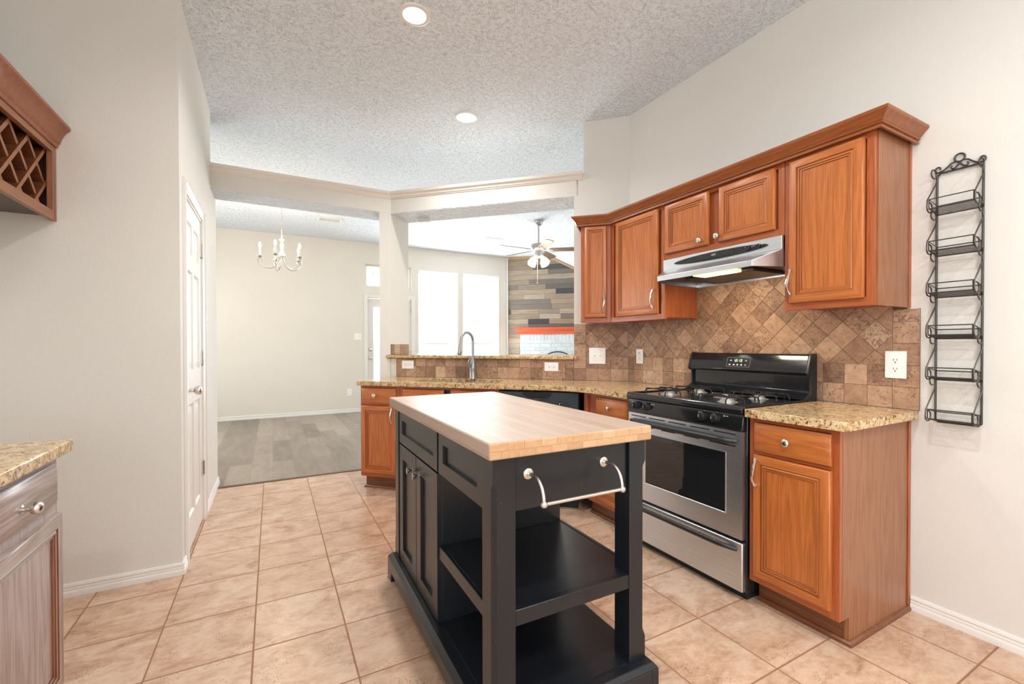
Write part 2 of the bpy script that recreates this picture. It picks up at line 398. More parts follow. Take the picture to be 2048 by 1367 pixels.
# ------------------------------------------------------------------ mesh helpers
class MB:
    def __init__(self, mtx=None):
        self.v = []; self.f = []; self.mi = []; self.col = []; self.M = mtx; self.c = (0.5, 0.5, 0.5)
    def add(self, vs, fs, mat=0):
        o = len(self.v)
        for p in vs:
            p = Vector(p)
            if self.M: p = self.M @ p
            self.v.append(p)
        for f in fs:
            self.f.append([i + o for i in f]); self.mi.append(mat); self.col.append(self.c)
    def box(self, x0, x1, y0, y1, z0, z1, mat=0):
        self.add([(x0, y0, z0), (x1, y0, z0), (x1, y1, z0), (x0, y1, z0), (x0, y0, z1), (x1, y0, z1), (x1, y1, z1), (x0, y1, z1)],
                 [(0, 3, 2, 1), (4, 5, 6, 7), (0, 1, 5, 4), (1, 2, 6, 5), (2, 3, 7, 6), (3, 0, 4, 7)], mat)
        return self
    def prism(self, poly, a0, a1, axis='z', mat=0):
        n = len(poly)
        mk = {'z': lambda p, a: (p[0], p[1], a), 'x': lambda p, a: (a, p[0], p[1]), 'y': lambda p, a: (p[0], a, p[1])}[axis]
        vs = [mk(p, a0) for p in poly] + [mk(p, a1) for p in poly]
        fs = [tuple(range(n - 1, -1, -1)), tuple(range(n, 2 * n))] + [(i, (i + 1) % n, n + (i + 1) % n, n + i) for i in range(n)]
        self.add(vs, fs, mat); return self
    def rings(self, x0, x1, z0, z1, prof, mats=None, cap=0):
        """concentric rectangular rings (inset, y) -> a profiled, mitred panel front"""
        vs = []
        for ins, y in prof:
            vs += [(x0 + ins, y, z0 + ins), (x1 - ins, y, z0 + ins), (x1 - ins, y, z1 - ins), (x0 + ins, y, z1 - ins)]
        o = len(self.v)
        self.add(vs, [])
        for k in range(len(prof) - 1):
            for i in range(4):
                a, b_ = 4 * k + i, 4 * k + (i + 1) % 4
                self.f.append([o + a, o + b_, o + b_ + 4, o + a + 4])
                mm = mats[k] if mats else 0
                if mm == 'hv': mm = 1 if i in (0, 2) else 0
                self.mi.append(mm); self.col.append(self.c)
        k = 4 * (len(prof) - 1)
        self.f.append([o + k, o + k + 1, o + k + 2, o + k + 3]); self.mi.append(cap); self.col.append(self.c)
        self.f.append([o + 3, o + 2, o + 1, o]); self.mi.append(0); self.col.append(self.c)
        return self
    def tube(self, pts, r, n=8, closed=False, mat=0):
        pts = [Vector(p) for p in pts]; m = len(pts)
        rr = r if isinstance(r, (list, tuple)) else [r] * m
        t0 = (pts[1] - pts[0]).normalized()
        ref = Vector((0, 0, 1)) if abs(t0.z) < 0.9 else Vector((1, 0, 0))
        nrm = (ref - t0 * ref.dot(t0)).normalized()
        vs = []
        for i, p in enumerate(pts):
            if closed: t = (pts[(i + 1) % m] - pts[i - 1]).normalized()
            elif i == 0: t = t0
            elif i == m - 1: t = (pts[-1] - pts[-2]).normalized()
            else: t = ((pts[i + 1] - p).normalized() + (p - pts[i - 1]).normalized())
            if t.length < 1e-6: t = t0
            t = t.normalized()
            nrm = (nrm - t * nrm.dot(t))
            nrm = nrm.normalized() if nrm.length > 1e-6 else t.orthogonal().normalized()
            bn = t.cross(nrm)
            for k in range(n):
                a = 2 * math.pi * k / n
                vs.append(p + (nrm * math.cos(a) + bn * math.sin(a)) * rr[i])
        fs = []
        for i in range(m if closed else m - 1):
            j = (i + 1) % m
            for k in range(n):
                fs.append((i * n + k, i * n + (k + 1) % n, j * n + (k + 1) % n, j * n + k))
        if not closed:
            fs.append(tuple(range(n - 1, -1, -1))); fs.append(tuple(range((m - 1) * n, m * n)))
        self.add(vs, fs, mat); return self
    def lathe(self, prof, o=(0, 0, 0), axis=(0, 0, 1), n=20, mat=0, capped=True):
        a = Vector(axis).normalized(); e1 = a.orthogonal().normalized(); e2 = a.cross(e1); o = Vector(o)
        vs = []
        for r, h in prof:
            r = max(r, 1e-5)
            for k in range(n):
                t = 2 * math.pi * k / n
                vs.append(o + a * h + (e1 * math.cos(t) + e2 * math.sin(t)) * r)
        fs = []
        for i in range(len(prof) - 1):
            for k in range(n):
                fs.append((i * n + k, i * n + (k + 1) % n, (i + 1) * n + (k + 1) % n, (i + 1) * n + k))
        if capped:
            fs.append(tuple(range(n - 1, -1, -1))); fs.append(tuple(range((len(prof) - 1) * n, len(prof) * n)))
        self.add(vs, fs, mat); return self
    def sweep(self, path, prof, mat=0, closed_prof=True):
        """profile (offset to the right of the path, z) swept along a plan polyline with mitred corners"""
        P = [Vector((p[0], p[1])) for p in path]; n = len(prof); vs = []
        for i, p in enumerate(P):
            d1 = (p - P[i - 1]).normalized() if i > 0 else None
            d2 = (P[i + 1] - p).normalized() if i < len(P) - 1 else None
            d1 = d1 or d2; d2 = d2 or d1
            n1 = Vector((d1.y, -d1.x)); n2 = Vector((d2.y, -d2.x))
            b_ = n1 + n2; b_ = b_ / (b_.length_squared / 2) if b_.length > 1e-6 else n1
            for o, z in prof:
                q = p + b_ * o
                vs.append((q.x, q.y, z))
        fs = []
        for i in range(len(P) - 1):
            for k in range(n if closed_prof else n - 1):
                fs.append((i * n + k, i * n + (k + 1) % n, (i + 1) * n + (k + 1) % n, (i + 1) * n + k))
        fs.append(tuple(range(n - 1, -1, -1))); fs.append(tuple(range((len(P) - 1) * n, len(P) * n)))
        self.add(vs, fs, mat); return self
    def build(self, name, mats, parent=None, bevel=0.0, smooth=True, seg=2, label=None):
        me = bpy.data.meshes.new(name)
        me.from_pydata([tuple(p) for p in self.v], [], self.f)
        if not isinstance(mats, (list, tuple)): mats = [mats]
        for m in mats: me.materials.append(m)
        for p, i in zip(me.polygons, self.mi): p.material_index = min(i, len(mats) - 1)
        if any(c != (0.5, 0.5, 0.5) for c in self.col):
            ca = me.color_attributes.new('tint', 'FLOAT_COLOR', 'CORNER')
            for p, c in zip(me.polygons, self.col):
                for li in p.loop_indices: ca.data[li].color = (*c, 1)
        bm = bmesh.new(); bm.from_mesh(me)
        bmesh.ops.recalc_face_normals(bm, faces=bm.faces)
        bm.to_mesh(me); bm.free()
        if smooth:
            for p in me.polygons: p.use_smooth = True
            me.set_sharp_from_angle(angle=D2R(38))
        o = bpy.data.objects.new(name, me); C.objects.link(o)
        if parent: o.parent = parent
        if bevel:
            b = o.modifiers.new('bevel', 'BEVEL'); b.width = bevel; b.segments = seg; b.limit_method = 'ANGLE'; b.angle_limit = D2R(40)
        if label: o['label'] = label
        return o

def slab(name, outline, holes, z0, z1, mat, parent=None, bevel=0.0):
    bm = bmesh.new()
    edges = []
    for loop in [outline] + holes:
        vs = [bm.verts.new((p[0], p[1], z0)) for p in loop]
        edges += [bm.edges.new((vs[i], vs[(i + 1) % len(vs)])) for i in range(len(vs))]
    r = bmesh.ops.triangle_fill(bm, use_beauty=True, use_dissolve=False, edges=edges)
    faces = [g for g in r['geom'] if isinstance(g, bmesh.types.BMFace)]
    ex = bmesh.ops.extrude_face_region(bm, geom=faces)
    for g in ex['geom']:
        if isinstance(g, bmesh.types.BMVert): g.co.z = z1
    bmesh.ops.recalc_face_normals(bm, faces=bm.faces)
    me = bpy.data.meshes.new(name); bm.to_mesh(me); bm.free()
    me.materials.append(mat)
    for p in me.polygons: p.use_smooth = True
    me.set_sharp_from_angle(angle=D2R(38))
    o = bpy.data.objects.new(name, me); C.objects.link(o)
    if parent: o.parent = parent
    if bevel:
        b = o.modifiers.new('bevel', 'BEVEL'); b.width = bevel; b.segments = 3; b.limit_method = 'ANGLE'; b.angle_limit = D2R(40)
    return o

def thing(name, label, cat, loc=(0, 0, 0), rotz=0, group=None):
    o = bpy.data.objects.new(name, None); C.objects.link(o)
    o.empty_display_size = 0.1
    o.location = loc; o.rotation_euler = (0, 0, rotz)
    o['label'] = label; o['category'] = cat
    if group: o['group'] = group
    return o
def tag(o, label, cat, group=None):
    o['label'] = label; o['category'] = cat
    if group: o['group'] = group
    return o
def struct(o, label=None):
    o['kind'] = 'structure'
    if label: o['label'] = label
    return o
def sbox(name, mat, *b):
    return struct(MB().box(*b).build(name, mat, smooth=False))
def copy_thing(src, loc, rotz, label, group=None):
    r = src.copy(); C.objects.link(r); r.location = loc; r.rotation_euler = (0, 0, rotz); r['label'] = label
    if group: r['group'] = group
    for ch in list(src.children):
        c = ch.copy(); C.objects.link(c); c.parent = r
        for g in ch.children:
            d = g.copy(); C.objects.link(d); d.parent = c
    return r

R90 = D2R(-90)      # furniture on the right wall: local x runs to -Y, local y (to the back) runs to +X
R45 = D2R(-45)      # furniture of the angled peninsula
W_D = 5.34          # the angled wall: x + y = W_D
P0 = Vector((0.65, 3.95))
E1 = Vector((0.70711, -0.70711)); E2 = Vector((0.70711, 0.70711))
def dg(s, t):
    p = P0 + E1 * s + E2 * t
    return (p.x, p.y)
CZ = 3.08

# ================================================================== SETTING
# floors
struct(slab('floor', [(-1.25, -3.1), (2.6, -3.1), (2.6, 2.82), dg(-0.02, 0.60), (0.9, 4.56), (-0.5, 4.56), (-0.5, 2.99), (-1.25, 2.99)], [], -0.05, 0.0, M['tile']), 'tan travertine-look tile floor')
struct(slab('floor_dining', [(-2.1, 4.565), (0.9, 4.565), (1.16, 4.56), (2.62, 2.90), (2.62, 1.4), (6.7, 1.4), (6.7, 8.7), (-2.1, 8.7)], [], -0.05, -0.001, M['woodfloor']), 'grey wood plank floor')
tag(MB().box(-0.42, 0.86, 4.545, 4.583, 0, 0.006).build('floor_transition_strip', plain('dark_strip', S(96, 76, 60), 0.5), bevel=0.002), 'dark threshold strip between tile floor and grey plank floor', 'threshold strip')
# ceiling: flat part and the slope over the fireplace
struct(MB().box(-2.1, 5.05, -3.1, 8.75, CZ, CZ + 0.1).build('ceiling', M['popcorn'], smooth=False), 'white popcorn ceiling')
struct(MB().prism([(5.05, CZ), (6.8, CZ - 0.72 * 1.75), (6.8, CZ + 0.1), (5.05, CZ + 0.1)], 1.3, 8.75, 'y').build('ceiling_slope', M['popcorn'], smooth=False))
# walls
sbox('wall_right', M['wall'], 2.561, 2.68, -3.1, 2.80, 0, CZ)
sbox('wall_pantry_front', M['wall'], -1.33, -0.425, 2.942, 3.04, 0, CZ)
def wall_holes(name, mat, axis, lo, hi, c0, c1, z0, z1, holes):
    xs = sorted({lo, hi} | {h[0] for h in holes} | {h[1] for h in holes})
    zs = sorted({z0, z1} | {h[2] for h in holes} | {h[3] for h in holes})
    mb = MB()
    for i in range(len(xs) - 1):
        for j in range(len(zs) - 1):
            cx, cz = (xs[i] + xs[i + 1]) / 2, (zs[j] + zs[j + 1]) / 2
            if any(h[0] < cx < h[1] and h[2] < cz < h[3] for h in holes): continue
            if axis == 'x': mb.box(xs[i], xs[i + 1], c0, c1, zs[j], zs[j + 1])
            else: mb.box(c0, c1, xs[i], xs[i + 1], zs[j], zs[j + 1])
    o = mb.build(name, mat, smooth=False)
    bm = bmesh.new(); bm.from_mesh(o.data)
    bmesh.ops.remove_doubles(bm, verts=bm.verts, dist=1e-5)
    seen = {}
    for f in list(bm.faces):
        seen.setdefault(tuple(sorted(v.index for v in f.verts)), []).append(f)
    bmesh.ops.delete(bm, geom=[f for fs in seen.values() if len(fs) > 1 for f in fs], context='FACES_ONLY')
    bm.to_mesh(o.data); bm.free()
    return struct(o)
wall_holes('wall_left', M['wall'], 'y', -3.1, 2.95, -1.33, -1.21, 0, CZ, [(-2.3, -0.5, 0.7, 2.4)])
wall_holes('wall_pantry_side', M['wall'], 'y', 3.04, 4.70, -0.535, -0.425, 0, 2.47, [(3.10, 3.785, 0, 2.075)])
sbox('wall_pantry_side_upper', M['wall'], -0.535, -0.425, 3.04, 4.342, 2.47, CZ)
sbox('wall_pantry_inside', M['wall'], -1.33, -1.23, 3.04, 4.62, 0, CZ)
sbox('wall_pantry_rear', M['wall_cool'], -2.1, -0.535, 4.62, 4.70, 0, CZ)
wall_holes('wall_back', M['wall'], 'x', -1.33, 2.68, -3.2, -3.08, 0, CZ, [(-1.05, 0.85, 0.65, 2.45)])
FAR = 8.55
wall_holes('wall_far', M['wall_cool'], 'x', -2.1, 4.42, FAR, FAR + 0.13, 0, CZ,
           [(2.48, 3.283, 0.5, 2.65), (3.405, 4.21, 0.5, 2.65), (1.50, 2.347, 2.283, 2.70), (1.535, 2.345, 0, 2.085)])
wall_holes('wall_dining_left', M['wall_cool'], 'y', 4.70, 8.75, -2.1, -2.0, 0, CZ, [(5.8, 7.4, 0.8, 2.3)])
wall_holes('wall_living_right', M['wall_cool'], 'y', 1.3, 8.75, 6.6, 6.7, 0, 1.97, [(3.1, 5.3, 0.3, 1.8)])
sbox('wall_living_near', M['wall_cool'], 2.68, 6.7, 1.3, 1.4, 0, CZ)
# angled wall stub in the corner (its plan stays square to the wall), the low bar wall, the post and the plant-shelf beam
def dprism(name, st, z0, z1, mat):
    return struct(MB().prism([dg(s, t) for s, t in st], z0, z1).build(name, mat, smooth=False))
dprism('wall_corner', [(1.723, 0.5232), (2.20, 0.5232), (2.50, 0.863), (1.723, 0.863)], 0, 2.655, M['wall'])
dprism('wall_corner_upper', [(1.806, 0.5232), (2.20, 0.5232), (2.50, 0.863), (1.806, 0.863)], 2.655, CZ, M['wall'])
dprism('wall_bar', [(-0.04, 0.5232), (1.723, 0.5232), (1.723, 0.863), (-0.04, 0.863)], 0, 1.088, M['wall'])
struct(MB().prism([(0.888, 4.343), (0.985, 4.343), (1.228, 4.586), (1.10, 4.712), (0.95, 4.635)], 0, 2.47).build('wall_post', M['wall'], smooth=False))
# beam: X part and angled part, one solid
struct(MB().prism([(-0.425, 4.342), (0.998, 4.342), dg(1.76, 0.5232), dg(1.76, 0.863), (1.10, 4.72), (1.0, 4.636), (-0.425, 4.636)], 2.47, 2.655).build('wall_bridge', [M['wall']], smooth=False))
struct(MB().prism([(-0.425, 4.345), (0.997, 4.345), dg(1.72, 0.527), dg(1.72, 0.859), (1.10, 4.712), (1.0, 4.633), (-0.425, 4.633)], 2.464, 2.4702).build('ceiling_bridge', [M['popcorn']], smooth=False))
struct(MB().sweep([(-0.425, 4.342), (0.998, 4.342), dg(1.795, 0.5232)],
    [(0, 2.602), (0.006, 2.602), (0.009, 2.612), (0.014, 2.615), (0.018, 2.63), (0.026, 2.64), (0.030, 2.643), (0.033, 2.655), (0.036, 2.665), (0, 2.665)]).build('trim_1', M['trim_beige']))
# baseboards
BB = [(0, 0), (0.014, 0), (0.014, 0.022), (0.0125, 0.027), (0.0105, 0.029), (0.0105, 0.040), (0.0075, 0.043), (0.0075, 0.046), (0.0105, 0.050), (0.0095, 0.058), (0.006, 0.064), (0, 0.064)]
struct(MB().sweep([(2.561, 0.922), (2.561, -3.08)], BB).build('baseboard_right', M['white']))
struct(MB().sweep([(-1.20, 2.942), (-0.425, 2.942), (-0.425, 3.028)][::1], BB).build('baseboard_pantry_front', M['white']))
struct(MB().sweep([(-0.425, 3.862), (-0.425, 4.70), (-0.55, 4.70)], BB).build('baseboard_pantry_side', M['white']))
struct(MB().sweep([(-2.0, FAR), (1.465, FAR)], BB).build('baseboard_far', M['white']))
# outside
sbox('ground_patio', M['concrete'], -3, 8, 8.7, 14, -0.15, -0.06)

# ------------------------------------------------------------------ doors and windows of the setting
def door_hardware(parent, x, y, z, sgn=1):
    MB().lathe([(0.030, 0), (0.030, 0.004), (0.026, 0.009), (0.011, 0.012), (0.011, 0.034), (0.020, 0.040), (0.025, 0.048), (0.026, 0.060), (0.024, 0.068), (0.018, 0.072), (0.0, 0.072)], (x, y, z), (sgn, 0, 0), 20).build('knob', M['nickel'], parent)
# door_1: six-panel pantry door in the side wall (local x runs along +Y, front faces +X)
d1 = struct(thing('door_1', 'white six-panel pantry door with white casing and nickel hinges', 'door', (-0.425, 3.10, 0), D2R(90)))
del d1['category']
yf = 0.006
leaf = MB()
LW, LH = 0.685, 2.06
cols = [(0.10, 0.315), (0.375, 0.585)]
rows = [(0.20, 0.86), (1.06, 1.66), (1.76, 1.95)]
xs = sorted({0.003, LW - 0.003, *[c for r in cols for c in r]}); zs = sorted({0.012, LH, *[c for r in rows for c in r]})
for i in range(len(xs) - 1):
    for j in range(len(zs) - 1):
        if (xs[i], xs[i + 1]) in cols and (zs[j], zs[j + 1]) in rows:
            leaf.rings(xs[i], xs[i + 1], zs[j], zs[j + 1], [(0, yf + 0.035), (0, yf), (0.012, yf + 0.010), (0.020, yf + 0.010), (0.045, yf + 0.003), (0.05, yf + 0.003)])
        else:
            leaf.box(xs[i], xs[i + 1], yf, yf + 0.035, zs[j], zs[j + 1])
leaf.build('door_leaf', M['white'], d1)
cas = MB()
CP = [(0, -0.016), (0.010, -0.018), (0.016, -0.012), (0.040, -0.008), (0.050, -0.010), (0.060, -0.006), (0.060, 0.0), (0, 0.0)]
for x0, x1 in ((-0.062, 0.0), (LW, LW + 0.062)):
    flip = x0 < 0
    pr = [((x0 + 0.062 - p[0] * 1.0) if False else (x0 + p[0] if flip else x1 - p[0]), p[1]) for p in CP]
    cas.prism(pr, 0, 2.075 + 0.062)
cas.prism([(-p[1] * -1, 2.137 - p[0]) for p in CP], 0.0, LW, 'x')
cas.build('casing', M['white'], d1)
MB().box(-0.0005, 0.003, 0.0, 0.10, 0.012, 2.075).box(LW - 0.003, LW + 0.0005, 0, 0.10, 0.012, 2.075).box(0, LW, 0, 0.10, 2.0605, 2.0745).build('jamb', M['white'], d1)
for z in (0.367, 1.127, 1.864):
    MB().box(LW - 0.035, LW - 0.004, yf - 0.006, yf - 0.0005, z - 0.045, z + 0.045).tube([(LW - 0.004, yf - 0.009, z - 0.047), (LW - 0.004, yf - 0.009, z + 0.047)], 0.007, 8).build('hinge', M['nickel'], d1)
MB().lathe([(0.030, 0), (0.030, 0.004), (0.026, 0.009), (0.011, 0.012), (0.011, 0.034), (0.020, 0.040), (0.025, 0.048), (0.027, 0.060), (0.024, 0.068), (0.018, 0.072), (0.0, 0.072)], (0.065, yf, 0.955), (0, -1, 0), 20).build('knob', M['nickel'], d1)

def far_window(name, x0, x1, z0, z1, label, shade=True):
    t = struct(thing(name, label, 'window', (x0, FAR, 0))); del t['category']
    wd = x1 - x0
    MB().rings(0.0, wd, z0, z1, [(0, 0.10), (0, 0.06), (0.03, 0.06), (0.034, 0.07), (0.034, 0.075)]).build('dummy', M['white'], t) if False else None
    fr = MB()
    for a in ((0.001, 0.030, z0, z1), (wd - 0.030, wd - 0.001, z0, z1), (0.03, wd - 0.03, z0 + 0.001, z0 + 0.03), (0.03, wd - 0.03, z1 - 0.03, z1 - 0.001)):
        fr.box(a[0], a[1], 0.07, 0.11, a[2], a[3])
    if shade: fr.box(0.03, wd - 0.03, 0.075, 0.105, (z0 + z1) / 2 - 0.35, (z0 + z1) / 2 - 0.32)
    fr.build('window_frame', M['white'], t, 0.003)
    MB().box(0.03, wd - 0.03, 0.088, 0.092, z0 + 0.03, z1 - 0.03).build('pane', M['glass'], t)
    if shade:
        MB().box(-0.005, wd + 0.005, -0.030, 0.0, z1 - 0.062, z1 + 0.01).build('shade_cassette', M['shade'], t, 0.006)
        MB().box(wd - 0.045, wd - 0.040, -0.004, -0.002, z1 - 0.16, z1 - 0.062).build('shade_cord', M['vent'], t)
        MB().box(0.0, wd, -0.02, 0.06, z0 - 0.02, z0 - 0.0005).build('sill', M['white'], t, 0.004)
    return t
far_window('window_1', 2.48, 3.283, 0.5, 2.65, 'tall sunlit living room window nearer the patio door')
far_window('window_2', 3.405, 4.21, 0.5, 2.65, 'tall sunlit living room window nearer the plank wall')
far_window('window_3', 1.50, 2.347, 2.283, 2.70, 'small transom window above the patio door', False)
for nm, loc, rot, wd, z0, z1, lab in (('added_window_4', (0.85, -3.08, 0), D2R(180), 1.90, 0.65, 2.45, 'added unseen window behind the camera'),  # these four windows are added out of view to let light in
                                      ('added_window_5', (-2.0, 7.4, 0), D2R(90), 1.6, 0.8, 2.3, 'added dining room side window out of view'),
                                      ('added_window_7', (-1.21, -2.3, 0), D2R(90), 1.8, 0.7, 2.4, 'added unseen window on the left wall behind the camera'),
                                      ('added_window_6', (6.6, 5.3, 0), D2R(-90), 2.2, 0.3, 1.8, 'added living room side window out of view')):
    t = struct(thing(nm, lab, 'window', loc, rot)); del t['category']
    # local y runs into the wall
    fr = MB()
    if nm == 'added_window_5': y0, y1 = 0.04, 0.08
    else: y0, y1 = 0.04, 0.08
    if nm == 'added_window_5': t.location = (-2.0, 5.8, 0); t.rotation_euler = (0, 0, D2R(90))
    for a in ((0.001, 0.04, z0, z1), (wd - 0.04, wd - 0.001, z0, z1), (0.04, wd - 0.04, z0, z0 + 0.04), (0.04, wd - 0.04, z1 - 0.04, z1), (wd / 2 - 0.02, wd / 2 + 0.02, z0 + 0.04, z1 - 0.04)):
        fr.box(a[0], a[1], y0, y1, a[2], a[3])
    fr.build('window_frame', M['white'], t)
    MB().box(0.04, wd - 0.04, 0.058, 0.062, z0 + 0.04, z1 - 0.04).build('pane', M['glass'], t)

# door_2: glazed patio door
d2 = struct(thing('door_2', 'white glazed patio door below the transom window', 'door', (1.535, FAR, 0))); del d2['category']
pd = MB()
for a in ((0.01, 0.11, 0.01, 2.07), (0.70, 0.80, 0.01, 2.07), (0.11, 0.70, 0.01, 0.25), (0.11, 0.70, 1.92, 2.07)):
    pd.box(a[0], a[1], 0.04, 0.08, a[2], a[3])
pd.build('door_leaf', M['white'], d2, 0.003)
MB().rings(0.105, 0.705, 0.245, 1.925, [(0, 0.04), (0, 0.028), (0.03, 0.03), (0.035, 0.04)], cap=0).build('glass_trim', M['white'], d2) if False else None
MB().box(0.11, 0.70, 0.058, 0.062, 0.25, 1.92).build('pane', M['glass'], d2)
fr = MB()
fr.box(-0.065, 0.0, -0.016, 0.0, 0, 2.15).box(0.81, 0.875, -0.016, 0.0, 0, 2.15).box(0.0, 0.81, -0.016, 0.0, 2.086, 2.15)
fr.build('casing', M['white'], d2, 0.004)
for z in (0.98, 1.13):
    MB().lathe([(0.027, 0), (0.027, 0.006), (0.012, 0.010), (0.012, 0.030), (0.026, 0.042), (0.026, 0.055), (0.018, 0.062), (0, 0.062)] if z < 1 else [(0.028, 0), (0.028, 0.014), (0.02, 0.02), (0, 0.02)], (0.055, 0.04, z), (0, -1, 0), 16).build('knob' if z < 1 else 'deadbolt', M['nickel'], d2)
for z in (0.3, 1.05, 1.88):
    MB().box(0.795, 0.812, 0.026, 0.04, z - 0.05, z + 0.05).build('hinge', M['nickel'], d2)

# tree outside, seen in the transom
tr = thing('tree', 'leafy tree outdoors showing through the transom window', 'tree', (2.7, 10.6, -0.06))
MB().tube([(0, 0, 0), (0.03, 0, 1.2), (-0.02, 0.05, 2.4), (0.05, 0, 3.2)], [0.07, 0.06, 0.04, 0.015], 8).build('trunk', M['bark'], tr)
lv = MB()
rl = random.Random(3)
for _ in range(150):
    px, py, pz = rl.uniform(-1.3, 0.7), rl.uniform(-0.6, 0.6), rl.uniform(2.35, 3.7)
    a, b_ = rl.uniform(0, 6.28), rl.uniform(-0.7, 0.7); L = rl.uniform(0.02, 0.045)
    dx, dz = Vector((math.cos(a), math.sin(a) * 0.5, math.sin(a + b_))) * L, Vector((math.sin(b_), 0.3, math.cos(b_))) * L * 0.4
    p = Vector((px, py, pz))
    lv.add([p - dx, p + dz, p + dx, p - dz], [(0, 1, 2, 3)])
lv.build('foliage', M['leaf'], tr, smooth=False)

# fireplace wall: reclaimed planks on an angled wall, built as one mesh of boards
FW0 = Vector((4.42, FAR)); fE = Vector((0.70711, -0.70711)); fN = Vector((0.70711, 0.70711))
FLW = (6.6 - 4.42) * 1.41421
MF = Matrix(((fE.x, fN.x, 0, FW0.x), (fE.y, fN.y, 0, FW0.y), (0, 0, 1, 0), (0, 0, 0, 1)))
def ceil_at(s):
    x = FW0.x + s * 0.70711
    return CZ if x < 5.05 else CZ - 0.72 * (x - 5.05)
tints = [S(174, 160, 142), S(160, 144, 124), S(188, 174, 156), S(150, 137, 121), S(124, 116, 108), S(106, 101, 97), S(62, 65, 70), S(84, 84, 86), S(168, 150, 128), S(180, 164, 143)]
wts = [5, 5, 4, 4, 3, 3, 2, 2, 4, 4]
pb = MB(MF); rp = random.Random(11)
z = 0.0
while z < CZ:
    s = 0.0
    s = -rp.uniform(0, 0.8)
    while s < FLW:
        L = rp.choice([0.45, 0.6, 0.8, 1.0, 1.25])
        a, b_ = max(s, 0.02), min(s + L, FLW)
        s += L
        if b_ - a < 0.03: continue
        zt = min(z + 0.1015, min(ceil_at(a), ceil_at(b_)) - 0.004)
        pb.c = rp.choices(tints, wts)[0]
        dep = rp.uniform(0.0, 0.006)
        za_, zb_ = min(z + 0.1015, ceil_at(a) - 0.004), min(z + 0.1015, ceil_at(b_) - 0.004)
        poly = [(a + 0.001, z + 0.001), (b_ - 0.001, z + 0.001), (b_ - 0.001, zb_)]
        sk_ = (z + 0.1015 - CZ + 0.004) / -0.72 / 0.70711 + (5.05 - 4.42) * 1.41421   # where the slope cuts this course
        if a < sk_ < b_ and zb_ < z + 0.1015:
            if zb_ < z + 0.002:
                se = sk_ + 0.0995 / (0.72 * 0.70711)
                poly = [(a + 0.001, z + 0.001), (min(se, b_), z + 0.001), (sk_, z + 0.1015)] if se < b_ else poly
            else: poly.append((sk_, z + 0.1015))
        if za_ < z + 0.004: continue
        if zb_ < z + 0.002 and not (a < sk_ < b_):
            se = a + (za_ - z) / (0.72 * 0.70711)
            poly = [(a + 0.001, z + 0.001), (se, z + 0.001)]
        poly.append((a + 0.001, za_))
        pb.prism(poly, -0.012 - dep, 0.03, 'y')
    z += 0.1035
pb.build('wall_fireplace_planks', M['planks'], smooth=False)
struct(bpy.data.objects['wall_fireplace_planks'], 'wall of grey and brown reclaimed planks')
wf = MB(MF)
wf.prism([(0, 0), (FLW, 0), (FLW, ceil_at(FLW)), ((5.05 - 4.42) * 1.41421, CZ), (0, CZ)], 0.03, 0.13, 'y').build('wall_fireplace', plain('plank_backing', S(90, 78, 64), 0.9), smooth=False)
struct(bpy.data.objects['wall_fireplace'])
tm = MB(MF)
sf = (5.05 - 4.42) * 1.41421
tm.box(-0.004, 0.022, -0.03, 0.0, 0, CZ - 0.003, 0)
tm.box(0.022, sf, -0.03, -0.018, CZ - 0.045, CZ - 0.004, 1)
k = 0.72 * 0.70711
tm.prism([(sf, CZ - 0.045), (FLW - 0.02, ceil_at(FLW - 0.02) - 0.045), (FLW - 0.02, ceil_at(FLW - 0.02) - 0.004), (sf, CZ - 0.004)], -0.03, -0.018, 'y', 1)
struct(tm.build('trim_2', [M['white'], plain('tan_trim_wood', S(196, 160, 112), 0.5)], smooth=False))

# fireplace: white brick surround, mantel, screen
fp = thing('fireplace_surround', 'whitewashed brick fireplace surround below the orange mantel', 'fireplace', (FW0.x, FW0.y, 0), D2R(-45))
bk = MB(); mo = MB(); rb = random.Random(5)
b0, b1 = 0.325, 1.95
op0, op1, opz = 0.66, 1.62, 1.02
mo.box(b0 + 0.004, op0, -0.150, -0.019, 0, 1.436).box(op1, b1 - 0.004, -0.150, -0.019, 0, 1.436).box(op0, op1, -0.150, -0.019, opz, 1.436)
def brick(a, b_, z0_, z1_):
    t = rb.uniform(0.84, 1.0)
    bk.c = tuple(c * t for c in S(226, 236, 240))
    bk.box(a + 0.004, b_ - 0.004, -0.158 - rb.uniform(0, 0.004), -0.145, z0_ + 0.004, z1_ - 0.004)
z = 0.0; row = 0
while z < 1.25:
    s = b0 - (0.11 if row % 2 else 0)
    while s < b1:
        a, b_ = max(s, b0), min(s + 0.22, b1); s += 0.22
        if b_ - a < 0.03: continue
        if z + 0.07 <= opz:
            if a < op0 < b_: b_ = op0
            elif a < op1 < b_: a = op1
            elif a >= op0 and b_ <= op1: continue
        brick(a, b_, z, z + 0.073)
    z += 0.073; row += 1
for k_ in range(3): brick(b0, b0 + 0.22, 1.241 + k_ * 0.065, 1.241 + (k_ + 1) * 0.065)
s = b0 + 0.22
while s < b1 - 0.05:
    brick(s, s + 0.075, 1.241, 1.436); s += 0.075
mo.build('mortar', M['mortar'], fp, smooth=False)
bk.build('bricks', M['brick'], fp, smooth=False)
MB().box(op0, op1, -0.05, -0.02, 0, opz).build('firebox', plain('sooty_firebox', (0.02, 0.02, 0.02), 0.9), fp)
mt = thing('mantel_shelf', 'orange painted mantel shelf on the plank wall', 'mantel', (FW0.x, FW0.y, 0), D2R(-45))
prof = [(-0.019, 1.437), (-0.19, 1.437), (-0.19, 1.50), (-0.205, 1.505), (-0.225, 1.53), (-0.255, 1.545), (-0.262, 1.552), (-0.262, 1.570), (-0.019, 1.570)]
